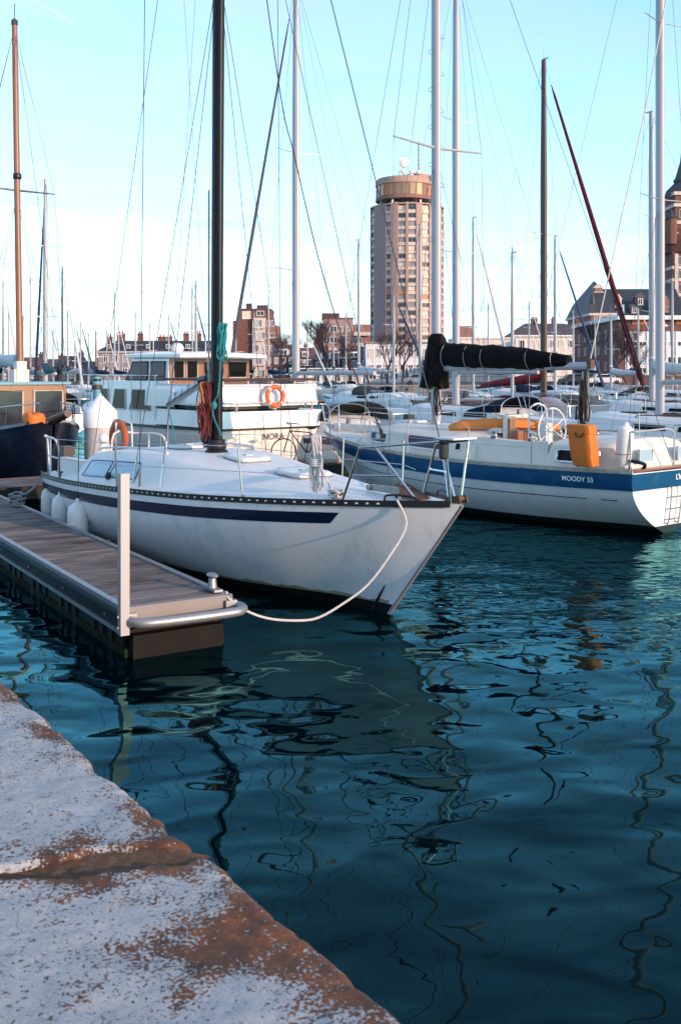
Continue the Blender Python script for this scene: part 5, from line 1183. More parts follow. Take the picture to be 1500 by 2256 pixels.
zs_ = onN(38, 420, 0).z; xs_ = lerp(xm, tN.x, (zs_ - ztab) / (tN.z - ztab))
for s in (1, -1): MB().tube([(xs_, 0, zs_), (xs_ - .1, s * 1.0, zs_ + .03)], [.028, .016], 6).build('spreader', g('wire'), Nv)
MB().lathe([(.092, 0), (.105, .02), (.105, .12), (.092, .14)], 12, (xs_, 0, zs_ + .28)).build('mast_band', g('black'), Nv)
TN = Vector((tN.x, 0, tN.z - .1)); seg = []
for s in (1, -1):
    c0 = Vector((xm - .2, s * (HN.b(xm) - .05), HN.zs(xm))); tip = Vector((xs_ - .1, s * 1.0, zs_ + .03)); seg += [(c0, tip), (tip, TN), (c0 + Vector((.5, 0, 0)), Vector((xs_, 0, zs_ - .15))), (c0 - Vector((.6, 0, 0)), Vector((xs_, 0, zs_ - .15)))]
wires(Nv, seg, .0055); wires(Nv, [(Vector((11.7, 0, HN.zs(11) + .22)), TN)], .006, name='forestay'); wires(Nv, [(Vector((.1, 0, 1.3)), TN)], .0055, name='backstay')
MB().tube([Vector((xm - .1, 0, ztab - .1)), Vector((xm - 4.6, 0, ztab + .15))], .07, 10).build('boom', g('mast_white'), Nv)
cloth_roll([(xm - .2, 0, ztab + .0), (xm - 1.5, 0, ztab + .06), (xm - 3, 0, ztab + .1), (xm - 4.3, 0, ztab + .2)], [.14, .13, .11, .07], 10, .2, 21).build('furled_main', g('cover_white'), Nv)
# varnished deckhouse with windows
zc_ = onN(60, 850, -.9).z; x0, x1 = xm - 3.4, xm + .55
z0 = HN.zs(x0 + 1) - .02
MB().box(((x0 + x1) / 2, 0, (z0 + zc_) / 2), (x1 - x0, 1.9, zc_ - z0)).build('deckhouse', g('varnish'), Nv, smooth=None)
MB().box(((x0 + x1) / 2, 0, zc_ + .03), (x1 - x0 + .2, 2.1, .06)).build('deckhouse_roof', g('skyblue'), Nv, smooth=None)
for s in (1, -1):
    for a in (0, 1, 2):
        xa = x0 + .15 + a * 1.28; zz0, zz1 = z0 + .25, zc_ - .16
        w = MB().box((xa + .55, s * .955, (zz0 + zz1) / 2), (1.02, .02, zz1 - zz0)).build('window', g('glass_far'), Nv, smooth=None); MB().tube([(xa + .55 + i * .52, s * .965, (zz0 + zz1) / 2 + j * (zz1 - zz0) / 2) for i, j in ((-1, -1), (1, -1), (1, 1), (-1, 1))], .03, 5, closed=True).build('window_frame', g('panel_cream'), w)
for yy in (-.5, .5):
    w = MB().box((x1 + .01, yy, (z0 + zc_) / 2 + .05), (.02, .7, zc_ - z0 - .4)).build('window', g('glass_far'), Nv, smooth=None); MB().tube([(x1 + .02, yy + i * .36, (z0 + zc_) / 2 + .05 + j * (zc_ - z0 - .4) / 2) for i, j in ((-1, -1), (1, -1), (1, 1), (-1, 1))], .03, 5, closed=True).build('window_frame', g('panel_cream'), w)
# bow rail and an orange bundle on deck
mb = MB()
for s in (1, -1):
    pts = [Vector((x, s * (HN.b(x) - .08), HN.zs(x) + h)) for x, h in ((5.5, .55), (7.5, .55), (9.2, .55), (10.2, .5))] + [Vector((10.75, s * .25, HN.zs(10.9) + .45))]
    mb.tube(pts, .016, 6)
    for q in pts[1:]: mb.tube([q, Vector((q.x - .1, q.y, HN.zs(q.x)))], .014, 6)
mb.build('bow_rail', g('steel'), Nv)
q = onN(80, 908, -.55); o = thing('orange_tarp', 'bright orange tarpaulin bundle on the deck of the navy boat', 'tarpaulin', NM @ Vector((q.x, -.6, HN.zs(q.x) + .02)), Nv.rotation_euler.z)
mb = MB(); rs = []
for z_, a in ((0, 1.0), (.16, 1.02), (.30, .9), (.35, .5)): rs.append([Vector((.26 * a * max(-1, min(1, 1.25 * math.cos(2 * math.pi * j / 18))) * (1 + .08 * math.sin(j * 3)),   .2 * a * max(-1, min(1, 1.25 * math.sin(2 * math.pi * j / 18))), z_ * .6 + .03 * math.sin(j * 2.2))) for j in range(18)])
mb.rings(rs).build('bundle', g('orange'), o)

# ------------------------------------------------------------------ neighbouring yachts
yacht('white sloop with grey boom and tall two-spreader mast beyond the motor yacht', 652, 30.2, HBi, L=10.2, B=3.3, fb=1.15, mast_h=14.6, mast='mast_white', mr=.105, nsp=2, boom=3.7, genoa='furl_grey', gr=.062, hood='cover_green', stripe='blue_stripe', boom_z=1.22, spz=[5.8, 9.35])
yacht('white sloop whose pale mast rises just right of the black sail cover hood', 1004, 36.5, HBi, L=10.8, B=3.4, fb=1.15, mast_h=17.5, mast='mast_white', mr=.12, nsp=2, boom=3.9, cover=None, hood='cover_navy', lean=.0, spz=[7.1, 11.9])
yacht('grey hulled boat with timber deckhouse, bow pointing right behind the blue banded sloop', 1128, 43.5, HB, L=11.0, B=3.3, fb=1.25, hull='hull_grey', cabin='varnish', deckm='wood_dark', mast_h=7.9, mast='mast_white', mr=.06, boom=3.0, mast_x=5.8, cover='cover_grey')
yR, HR_ = yacht('black hulled boat with brown mast, rolled red foresail and red mainsail', 1197, 45.3, HB, L=11.2, B=3.4, fb=1.3, hull='black_hull', cabin='wood_dark', deckm='wood_dark', stripe='varnish', mast_h=16.9, mast='mast_brown', mr=.125, boom=4.2, cover='cover_red', genoa='furl_red', gr=.125, mast_x=5.6, spz=[9.0], slope=-.35, boom_z=.75)
for o in yR.children:
    if o.name.startswith('furled_sail'): o.scale = (1, 1, 1)
yacht('white sloop with very tall thick white mast at the right edge', 1453, 26.5, (-.625, .78), L=11.0, B=3.5, fb=1.2, mast_h=17.5, mr=.095, nsp=2, boom=4.2, cover=None, stripe='blue_stripe', hood=None, mast_x=6.0, spz=[7.3, 12.0], boom_z=.95)
yacht('white yacht with mast top below the frame edge, left of the tallest right mast', 1436, 41, (-.625, .78), L=10.5, B=3.3, fb=1.15, mast_h=13.4, mr=.105, nsp=2, boom=3.8, cover='cover_white', lean=-.05, spz=[5.2, 9.1])
yacht('white yacht with orange varnished mast between the two right masts', 1446, 52, (-.625, .78), L=10, B=3.2, mast_h=10.0, mast='wood_mast', mr=.14, boom=3.5, cover='cover_navy')
yacht('white yacht with blue furled foresail and tall pale mast on the left', 101, 46, (-.4, .917), L=10, B=3.2, mast_h=11.6, mr=.11, nsp=2, boom=3.4, cover='cover_teal', genoa='furl_blue', hood='cover_teal', mast_x=5.6, gr=.07, stripe='blue_stripe')
yacht('white sloop behind the wheelhouse of the motor yacht with paired slim masts', 432, 70, HB, L=9.5, B=3.0, mast_h=9.1, mr=.09, boom=3.2, cover='cover_blue', mast_x=5.4)
# the far rows; each mast is told apart by its place among the buildings
rows = [  # px, depth, mast height, mast radius, mast material, cover, stripe, label
 (68, 84, 10.8, .09, 'mast_white', 'cover_grey', None, 'distant yacht with slim mast between the wooden mast and the blue rolled sail'),
 (138, 80, 11.2, .10, 'wire', 'cover_navy', None, 'distant yacht with dark mast standing right of the blue rolled foresail'),
 (150, 102, 9.0, .10, 'mast_white', 'cover_blue', None, 'distant yacht with short pale mast just right of the dark distant mast'),
 (178, 96, 7.6, .10, 'mast_white', 'cover_white', 'blue_stripe', 'distant small yacht with low mast above the brick houses on the left'),
 (253, 98, 10.7, .11, 'mast_white', 'cover_blue', None, 'distant yacht with bare mast at the left end of the slate roof'),
 (262, 108, 7.9, .10, 'mast_white', None, 'blue_stripe', 'distant yacht with lower pale mast beside the bare mast near the slate roof'),
 (299, 104, 9.0, .10, 'mast_white', 'cover_navy', None, 'distant yacht with mast crossing the slate roof by its second chimney'),
 (424, 88, 10.3, .10, 'mast_white', 'cover_grey', None, 'distant yacht with thin mast left of the black mast above the slate roof'),
 (592, 92, 9.8, .10, 'mast_white', 'cover_blue', None, 'distant yacht with mast in front of the brick apartment tower'),
 (677, 96, 6.7, .10, 'mast_white', 'cover_navy', None, 'distant small yacht with short mast just right of the two-spreader mast'),
 (790, 64, 11.2, .10, 'mast_white', 'cover_white', 'blue_stripe', 'distant yacht with plain mast left of the round tower'),
 (867, 58, 7.2, .10, 'mast_white', None, None, 'distant yacht with short mast and raked blue roll before the round tower'),
 (925, 56, 11.0, .11, 'mast_white', 'cover_grey', None, 'distant yacht with mast crossing the right half of the round tower'),
 (1042, 60, 12.0, .10, 'mast_white', 'cover_white', None, 'distant yacht with mast above the middle of the black sail cover'),
 (1128, 72, 11.7, .10, 'mast_white', 'cover_grey', None, 'distant yacht with mast at the left end of the hipped brown roof'),
 (1222, 66, 11.7, .11, 'mast_white', 'cover_navy', 'blue_stripe', 'distant yacht with pale mast just right of the brown mast'),
 (1345, 74, 7.0, .10, 'mast_white', 'cover_white', None, 'distant small yacht moored before the corner of the town hall'),
 (1405, 82, 8.0, .10, 'mast_white', 'cover_blue', None, 'distant small yacht moored below the flat roofed brick building'),
 (1480, 70, 9.0, .10, 'mast_white', 'cover_grey', 'blue_stripe', 'distant yacht at the right edge below the white framed windows'),
 (20, 96, 8.6, .10, 'mast_white', 'cover_white', None, 'distant yacht at the far left edge below the low brick houses'),
 (212, 88, 6.4, .10, 'wood_mast', 'cover_blue', None, 'distant small boat with wooden mast above the white conical cap'),
 (8, 74, 9.6, .10, 'mast_white', 'cover_navy', None, 'distant yacht with mast crossing the left photo edge'),
 (118, 110, 7.4, .09, 'mast_white', 'cover_blue', None, 'distant yacht with very low mast between the blue rolled sail and the dark mast'),
 (166, 112, 8.3, .09, 'mast_white', 'cover_white', None, 'distant yacht with thin mast between the pinkish house and the narrow house'),
 (196, 104, 6.9, .09, 'mast_white', 'cover_grey', None, 'distant yacht with tiny mast left of the slate roofed range'),
 (236, 112, 7.6, .09, 'mast_white', 'cover_navy', None, 'distant yacht with short mast at the very left eave of the slate roof'),
 (330, 110, 8.2, .09, 'mast_white', 'cover_blue', None, 'distant yacht with thin mast before the middle chimneys of the slate roof'),
 (372, 106, 8.8, .09, 'mast_white', 'cover_white', None, 'distant yacht with thin mast before the right half of the slate roof'),
 (520, 108, 8.0, .09, 'mast_white', 'cover_grey', None, 'distant yacht with thin mast at the left edge of the stepped brick block'),
 (560, 112, 9.4, .09, 'mast_white', 'cover_navy', None, 'distant yacht with thin mast before the glazed bays of the stepped brick block'),
 (735, 108, 7.8, .09, 'mast_white', 'cover_blue', None, 'distant yacht with thin mast before the sloping roof of the lilac block'),
 (762, 100, 8.6, .09, 'mast_white', 'cover_white', None, 'distant yacht with thin mast before the balconies of the lilac block'),
 (1075, 90, 8.9, .09, 'mast_white', 'cover_navy', None, 'distant yacht with thin mast above the cream flat roofed building'),
 (1165, 98, 9.6, .09, 'mast_white', 'cover_grey', None, 'distant yacht with thin mast before the left slope of the hipped brown roof'),
 (1262, 92, 8.4, .09, 'mast_white', 'cover_blue', None, 'distant yacht with thin mast before the right end of the hipped brown roof'),
 (1310, 104, 7.9, .09, 'mast_white', 'cover_white', None, 'distant yacht with thin mast before the ornate gable of the town hall'),
 (52, 106, 8.8, .09, 'mast_white', 'cover_grey', None, 'distant yacht with faint mast just right of the brown wooden mast'),
]
for i, (px, Y, mh, mr, mm, cv_, st, lab) in enumerate(rows):
    yacht(lab, px, Y, HB if i % 2 else HBi, L=8.2 + (i * 37 % 20) / 10, B=2.8 + (i % 3) * .15, fb=1.0 + (i % 4) * .06, mast_h=mh, mast=mm, mr=mr * .75, nsp=1 + i % 2, boom=3.0, cover=cv_, stripe=st, hood=('cover_navy', 'cover_green', 'cover_grey', None, 'cover_blue')[i % 5],
          genoa=(None, 'cover_white', None, 'furl_blue')[i % 4] if px != 867 else 'furl_blue', detail=0, group='yachts moored in the far rows')
# far walkways between the rows, a low grey tarp-covered launch
for k, (x, y, l, lab) in enumerate(((-30, 64, 60, 'far grey walkway pontoon among the yachts on the left'), (2, 52, 46, 'far grey walkway pontoon among the yachts in the middle'))):
    t = thing('walkway_pontoon', lab, 'pontoon', (x, y, 0), ang); MB().box((l / 2, 0, .33), (l, 1.8, .1)).build('deck_boards', g('plank'), t, smooth=None)
    for i in range(int(l / 7)): MB().box((3 + i * 7, 0, .1), (3, 1.4, .36)).build('float', g('float_dark'), t, smooth=None)

# ------------------------------------------------------------------ buildings
WIN = {}
def win_mesh(w, h, fm, gm):
    k = (round(w, 2), round(h, 2), fm, gm)
    if k not in WIN:
        mb = MB(); f = min(.12, w * .12)
        for c, d in (((-w / 2 + f / 2, 0, 0), (f, .14, h)), ((w / 2 - f / 2, 0, 0), (f, .14, h)), ((0, 0, h / 2 - f / 2), (w - 2 * f, .14, f)), ((0, 0, -h / 2 + f / 2), (w - 2 * f, .14, f)), ((0, 0, 0), (f * .7, .12, h - 2 * f))): mb.box(c, d)
        mb.box((0, .03, 0), (w - f, .04, h - f), mi=1); WIN[k] = mb.mesh('window', [g(fm), g(gm)])
    return WIN[k]
def put_win(t, x, y, z, w, h, fm='frame_white', gm='glass_far', rz=0.0): return link('window', win_mesh(w, h, fm, gm), t, (x, y, z), rz)
def bld(label, px0, px1, Y, name='house', cat='building', rz=0.0, group=None):
    xa, xb = (px0 - CX) / F * Y, (px1 - CX) / F * Y
    t = thing(name, label, cat, (xa, Y, ZF - .03), rz, group); return t, xb - xa
def zpix(py, Y): return CAMH - (py - YH) / F * Y - ZF
def wall(t, x0, x1, y0, y1, z0, z1, mat, name='wall'): return MB().box(((x0 + x1) / 2, (y0 + y1) / 2, (z0 + z1) / 2), (x1 - x0, y1 - y0, z1 - z0)).build(name, g(mat), t, smooth=None)
def gable(t, x0, x1, y0, y1, z0, h, mat, hip=0.0, over=.3, name='roof'):
    a, b, c, d = x0 - over, x1 + over, y0 - over, y1 + over; m = (c + d) / 2
    mb = MB(); mb.add([(a, c, z0), (b, c, z0), (b, d, z0), (a, d, z0), (a + hip, m, z0 + h), (b - hip, m, z0 + h)], [(0, 1, 5, 4), (2, 3, 4, 5), (3, 0, 4), (1, 2, 5), (3, 2, 1, 0)]); return mb.build(name, g(mat), t, smooth=None)
def chimney(r, x, y, z, mat='brick', w=1.0, h=1.6): MB().box((x, y, z + h / 2), (w, .8, h)).box((x, y, z + h + .1), (w + .2, 1.0, .2)).box((x - w * .22, y, z + h + .4), (.25, .25, .5)).box((x + w * .22, y, z + h + .4), (.25, .25, .5)).build('chimney', g(mat), r, smooth=None)
def wins(t, x0, x1, n, zl, w, h, y=-.05, fm='frame_white', gms=('glass_far',), seed=0):
    rnd = random.Random(seed)
    for z in zl:
        for i in range(n): put_win(t, lerp(x0, x1, (i + .5) / n), y, z, w, h, fm, rnd.choice(gms))
GL = ('glass_far', 'glass_far', 'blind_grey', 'blind_cream')

# long slate roofed range
t, w = bld('long pale range with dark slate roof and brick chimneys on the left', 216, 486, 190)
ze, zr_ = zpix(774, 190), zpix(748, 190); wall(t, 0, w, 0, 12, 0, ze, 'stone_grey'); rf = gable(t, 0, w, 0, 12, ze, zr_ - ze, 'slate', hip=2.6)
MB().box((w / 2, -.35, ze - .1), (w + .8, .3, .25)).build('gutter', g('stone_pale'), t, smooth=None)
for px in (226, 252, 296, 345, 362, 400, 428, 470): chimney(rf, (px - 216) / F * 190, 6, zr_ - .7, 'brick', 1.0 if px % 3 else 1.5, 1.3 if px % 4 else 1.9)
wins(t, .6, w - .6, 12, (ze - 1.3, ze - 3.9), 1.0, 1.6, gms=GL, seed=1)
for i in range(6): q = MB().box((1.8 + i * 3.8, 1.7, ze + 1.0), (1.1, 1.4, 1.1)).build('dormer', g('slate'), rf, smooth=None); put_win(t, 1.8 + i * 3.8, .95, ze + 1.0, .8, .8)
# low brick houses on the far left
for i, (a, b, yt, mat, rm) in enumerate(((-60, 28, 792, 'brick', 'roof_red'), (30, 84, 786, 'brick_dark', 'roof_red'), (86, 128, 790, 'brick', 'slate_brown'), (130, 172, 783, 'brick_pink', 'roof_red'), (174, 213, 795, 'brick', 'roof_red'))):
    t, w = bld('low brick house with %s, %s' % (('red roof', 'dark brick front', 'brown slate roof', 'pinkish walls', 'narrow front')[i], ('cut by the photo edge', 'just right of the wooden mast', 'behind the blue rolled foresail', 'with the highest chimney of its row', 'next to the slate roofed range')[i]), a, b, 200, group='low brick houses on the far left')
    z = zpix(yt, 200); wall(t, 0, w - .1, 0, 10, 0, z * .62, mat); rf = gable(t, 0, w - .1, 0, 10, z * .62, z * .38, rm, over=.02); chimney(rf, w * .85, 5, z - .6, mat, .9, 1.1)
    wins(t, .3, w - .4, 3 if w > 4 else 2, (z * .45, z * .2), .8, 1.1, gms=GL, seed=i)
# brick apartment block
Yb = 225; t, w = bld('stepped red brick apartment block with glazed bays behind the motor yacht', 513, 611, Yb, 'apartment_block')
z1, z2, z3 = zpix(706, Yb), zpix(681, Yb), zpix(716, Yb); s_ = Yb / F
wall(t, 0, 44 * s_, 0, 14, 0, z1, 'brick'); wall(t, 10 * s_, 82 * s_, 1.2, 13, z1 - 2, z2, 'brick'); wall(t, 44 * s_ + .02, 72 * s_, -.8, 12, 0, z1 + .6, 'stone_pale', 'bay'); wall(t, 72 * s_ + .02, w, .6, 13, 0, z3, 'brick_pink')
MB().box((46 * s_, 7, z2 + .12), (74 * s_, 12.4, .24)).build('roof', g('slate_brown'), t, smooth=None); MB().box((30 * s_, 6, z2 + .9), (1.2, 1.2, 1.6)).box((60 * s_, 6, z2 + .7), (2.4, 1.2, 1.2)).build('roof_vents', g('brick_dark'), t, smooth=None)
k = 0
z = 1.6
while z < z1:
    for x in (47, 54, 61, 68): put_win(t, (x + .5) * s_, -.87, z, .62, 1.5, 'frame_white', ('glass_far', 'blind_cream', 'blind_grey')[k % 3]); k += 1
    for x in (78, 88): put_win(t, x * s_, .53, z, .8, 1.4, 'frame_white', 'glass_far')
    MB().box((58 * s_, -1.0, z - 1.15), (27 * s_, .7, .18)).build('balcony_slab', g('stone_pale'), t, smooth=None); z += 2.8
put_win(t, 29 * s_, 1.13, z1 + 1.3, 1.9, 1.8, 'frame_white', 'blind_cream'); put_win(t, 60 * s_, 1.13, z1 + 1.7, 1.7, 1.2)
# brown houses between
for i, (a, b, yt, mat, rm, Y, lab) in enumerate(((598, 652, 757, 'brick_dark', 'slate_brown', 185, 'dark brick house directly right of the stepped apartment block'), (654, 690, 764, 'brick_dark', 'roof_red', 190, 'narrow dark brick house behind the two-spreader mast'), (690, 745, 770, 'brick_dark', 'slate_brown', 178, 'dark house with white dormers below the lilac apartment block'), (747, 812, 766, 'brick_dark', 'slate', 182, 'dark terrace house beside the foot of the round tower'))):
    t, w = bld(lab, a, b, Y); z = zpix(yt, Y); ze = z * .68; wall(t, 0, w - .05, 0, 10, 0, ze, mat); rf = gable(t, 0, w - .05, 0, 10, ze, z - ze, rm, over=.02); chimney(rf, w * .5, 5, z - .5, 'brick', .9, .9)
    wins(t, .2, w - .2, 3, (ze - .9, ze - 3.0), .75, 1.25, gms=GL, seed=i + 30); MB().box((w * .5, 1.2, ze + .7), (w * .42, 1.2, 1.2)).build('dormer', g('render_white'), rf, smooth=None); put_win(t, w * .5, .55, ze + .7, w * .3, .9)
# white ground-floor shop row in front of them
t, w = bld('row of low white shop fronts with arched tops along the far quay', 640, 800, 150, 'shop_row'); z = zpix(812, 150); wall(t, 0, w, 0, 6, 0, z, 'render_white')
for i in range(7):
    x = w * (i + .5) / 7; put_win(t, x, -.05, z * .42, w / 7 * .62, z * .62, 'frame_white', 'glass_far' if i % 3 else 'blind_grey')
MB().box((w / 2, -.3, z + .05), (w + .3, .9, .14)).build('cornice', g('frame_white'), t, smooth=None)
# lilac apartment block with sloping left flank
Yb = 255; s_ = Yb / F; t, w = bld('lilac apartment block with sloping left roof and stacked balconies left of the tower', 690, 816, Yb, 'apartment_block')
z1 = zpix(702, Yb); zl = zpix(757, Yb)
MB().prism([(-2 * s_ * 1.0, 0, 0), (22 * s_, 0, 0), (22 * s_, 0, z1 - 1.2), (18 * s_, 0, z1 - 1.2), (0, 0, zl)], (0, 12, 0)).build('sloping_roof', g('roof_red'), t, smooth=None)
wall(t, 22 * s_, 88 * s_, -.5, 13, 0, z1, 'concrete_lilac_shade'); wall(t, 88 * s_ + .02, w, .8, 13, 0, z1 - 1.4, 'brick_pink'); MB().box((38 * s_, 5, z1 + .8), (4.5, 4, 1.6)).build('stair_head', g('brick_dark'), t, smooth=None)
MB().box((55 * s_, 6, z1 + .1), (67 * s_, 13.6, .3)).build('roof', g('slate_brown'), t, smooth=None)
z = 1.6
while z < z1 - 1:
    for x, ww in ((30, 2.0), (44, 2.0)): put_win(t, x * s_, -.57, z, ww, 1.6, 'frame_white', 'blind_cream' if int(z) % 2 else 'glass_far')
    put_win(t, 60 * s_, -.57, z, 1.0, 1.3); put_win(t, 76 * s_, -.57, z, 1.2, 1.3, 'frame_white', 'blind_grey')
    if z < z1 - 2.5: put_win(t, 100 * s_, .73, z, 1.6, 1.7, 'stone_pale', 'glass_far'); MB().box((107 * s_, .2, z - 1.2), (38 * s_, 1.6, .9)).build('balcony', g('stone_pale'), t, smooth=None)
    z += 2.8

# round tower
YT = 356.0; s_ = YT / F
tw = thing('residential_tower', 'tall round residential tower with glazed drum and antennas on top', 'tower', ((896 - CX) / F * YT, YT, ZF - .03))
Rt = 80.5 * s_; ztop = zpix(462, YT); FH = 17.3 * s_
bays = [(-74, 8.5), (-33, 4.2), (-11.3, 6.0), (4.4, 6.0), (26.5, 6.2), (49, 6.2), (74, 8.5), (105, 8), (140, 8), (180, 8), (-140, 8), (-105, 8)]
bays.sort()
def cyl(a, r, z): a = R(a); return Vector((r * math.sin(a), -r * math.cos(a), z))
MB().lathe([(Rt - .9, 0), (Rt - .9, ztop - .2)], 64).build('core_wall', g('concrete_lilac_shade'), tw, smooth=20)
for i, (c, hw_) in enumerate(bays):     # solid piers between the window bays
    c2, h2 = bays[(i + 1) % len(bays)]; a0, a1 = c + hw_, c2 - h2 + (360 if i == len(bays) - 1 else 0)
    n = max(2, int((a1 - a0) / 4)); rs = [[cyl(lerp(a0, a1, k / n), r, z) for r, z in ((Rt, 0), (Rt, ztop), (Rt - .95, ztop), (Rt - .95, 0))] for k in range(n + 1)]
    MB().rings(rs).build('pier', g('concrete_lilac_shade' if a0 < -40 else 'concrete_pink'), tw, smooth=20)  # left piers get the darker concrete: shade painted into their colour
rnd = random.Random(5); nfl = int(ztop / FH)
PN = {}
for (c, hw_) in bays:
    if abs(c) > 80: continue
    ww = 2 * Rt * math.sin(R(hw_)) - .05
    for k in range(nfl):
        z = ztop - FH * (k + .5) - .3
        if z < 1: continue
        low = k > 9
        gm = rnd.choice(('glass_far', 'blind_grey', 'blind_cream', 'glass_far', 'blind_grey') if not low else ('glass_far', 'blind_cream', 'blind_grey', 'blind_orange', 'blind_grey', 'blind_grey', 'glass_far'))
        p = cyl(c, Rt - .62, 0); link('window', win_mesh(ww, FH * .56, 'blind_grey', gm), tw, (p.x, p.y, z + FH * .2), R(c))
        if ww not in PN: PN[ww] = [MB().box((0, 0, 0), (ww, .3, FH * .38)).mesh('spandrel', g(m_)) for m_ in ('panel_cream', 'stone_pale', 'blind_orange')]
        link('spandrel', PN[ww][0 if rnd.random() < .6 else (2 if (low and rnd.random() < .2) else 1)], tw, cyl(c, Rt - .5, z - FH * .29), R(c))
MB().lathe([(Rt + .1, ztop), (Rt + .1, ztop + .5), (Rt - .5, ztop + .5)], 64).build('parapet', g('concrete_pink'), tw, smooth=20)
dz0, dz1, dz2, dz3, dz4 = zpix(462, YT), zpix(447, YT), zpix(438, YT), zpix(412, YT), zpix(397, YT); RD = 64 * s_; off = Vector((-5 * s_, 0, 0))
MB().lathe([(RD - 1.2, dz0 - .5), (RD - 1.2, dz1)], 48, off).build('drum_base', g('window_dark'), tw, smooth=20)
MB().lathe([(RD - .9, dz1), (RD, dz1 + .3), (RD, dz2)], 48, off).build('drum_sill', g('brick_pink'), tw, smooth=20)
MB().lathe([(RD - .5, dz2), (RD - .5, dz3)], 48, off).build('drum_wall', g('drum'), tw, smooth=20)
MB().lathe([(RD + .05, dz3), (RD + .05, dz4 - .6), (RD - .5, dz4), (1, dz4 + .2)], 48, off).build('drum_roof', g('drum'), tw, smooth=20)
pane = MB().box((0, 0, 0), (2.25, .12, dz3 - dz2 - .3)).mesh('drum_pane', g('copper_glass')); pane2 = MB().box((0, 0, 0), (2.25, .12, dz3 - dz2 - .3)).mesh('drum_pane', g('blind_orange'))
for k in range(26): a = -180 + k * 360 / 26; link('drum_pane', pane2 if k in (10, 17) else pane, tw, cyl(a, RD - .42, (dz2 + dz3) / 2) + off, R(a))
fin = MB().box((0, 0, 0), (.25, .4, dz3 - dz2)).mesh('drum_mullion', g('brick_pink'))
for k in range(26): a = -180 + (k + .5) * 360 / 26; link('drum_mullion', fin, tw, cyl(a, RD - .35, (dz2 + dz3) / 2) + off, R(a))
hx = lambda px: (px - 896) * s_
MB().lathe([(28 * s_, dz4), (28 * s_, zpix(394, YT) + 1.2)], 20, (hx(920), 0, 0)).build('plant_room', g('drum'), tw, smooth=20)
MB().box((hx(896), -3, zpix(401, YT)), (10 * s_, 5, 12 * s_)).build('plant_room', g('slate'), tw, smooth=None)
def dish(px, py, r, d=-6.0, mat='frame_white'): MB().lathe([(r * s_, -.5), (r * s_, .2), (r * s_ * .6, .55), (.05, .7)], 14, (hx(px), d, zpix(py, YT)), M=Matrix.Rotation(R(90), 4, 'X')).build('dish_antenna', g(mat), tw)
for a in ((887, 365, 11), (885, 384, 5.5), (903, 385, 5), (885, 402, 6), (904, 397, 6.5), (945, 399, 5.5), (918, 386, 5)): dish(*a, mat='frame_white' if a[0] != 945 else 'stone_grey')
for px, y0, y1, r in ((887, 352, 396, .35), (877, 383, 400, .15), (919, 322, 395, .28), (903, 378, 400, .2), (935, 392, 402, .15)): MB().tube([(hx(px), -5.5, zpix(y1, YT) - 1), (hx(px), -5.5, zpix(y0, YT))], r, 5).build('antenna_mast', g('stone_grey'), tw)
mb = MB(); z0_, z1_ = zpix(390, YT), zpix(308, YT)
for k in range(8): z = lerp(z0_, z1_, k / 8); q = 1.1 * (1 - k / 8.5); mb.box((hx(919), -5.5, z), (q, q, .2)); 
mb.build('antenna_lattice', g('stone_grey'), tw, smooth=None)
for a, z in ((-32, .0), (-28, .0), (2, 0.), (12, .0), (30, 0.), (-20, 0)): p = cyl(a, RD - .3, (dz0 + dz1) / 2 - .8) + off; MB().box(p, (.6, .4, 3.4 if abs(a) in (28, 30) else 1.4)).build('panel_antenna', g('frame_white'), tw, smooth=None)

# long white building right of the tower's foot
YB = 165; s_ = YB / F
t, w = bld('long flat roofed white building with rows of windows below the round tower', 806, 1002, YB); z = zpix(756, YB); wall(t, 0, w, 0, 11, 0, z, 'render_white'); MB().box((w / 2, 5.4, z + .12), (w + .3, 11.4, .24)).build('parapet', g('stone_grey'), t, smooth=None)
wins(t, .2, w - .2, 11, (z - 1.6, z - 4.2), .95, 1.45, gms=GL, seed=50); wins(t, .2, w - .2, 8, (1.5,), 1.3, 2.0, gms=GL, seed=51)
t, w = bld('cream flat roofed building behind the black sail cover', 1003, 1134, YB + 4); z = zpix(746, YB + 4); wall(t, 0, w, 0, 11, 0, z, 'render_cream'); MB().box((w / 2, 5.4, z + .12), (w + .3, 11.4, .24)).build('parapet', g('frame_white'), t, smooth=None)
wins(t, .2, w - .2, 6, (z - 1.9, z - 4.6), 1.2, 1.4, gms=('blind_cream', 'glass_far', 'blind_grey'), seed=52); MB().box((1.8, 4, z + 1.2), (3.4, 3, 2.2)).build('stair_head', g('brick_pink'), t, smooth=None)
YB = 195; t, w = bld('cream house with broad hipped brown roof and red chimneys', 1134, 1296, YB); ze, zr_ = zpix(738, YB), zpix(709, YB); wall(t, 0, w, 0, 13, 0, ze, 'render_cream'); rf = gable(t, 0, w, 0, 13, ze, zr_ - ze, 'slate_brown', hip=3.4)
for f in (.33, .36, .62, .95): chimney(rf, w * f, 6.5, zr_ - .8, 'brick', .8, 1.5)
wins(t, .4, w - .4, 7, (ze - 1.7, ze - 4.4), 1.1, 1.5, gms=GL, seed=53); MB().box((w / 2, -.3, ze - .15), (w + .7, .4, .3)).build('cornice', g('frame_white'), t, smooth=None)
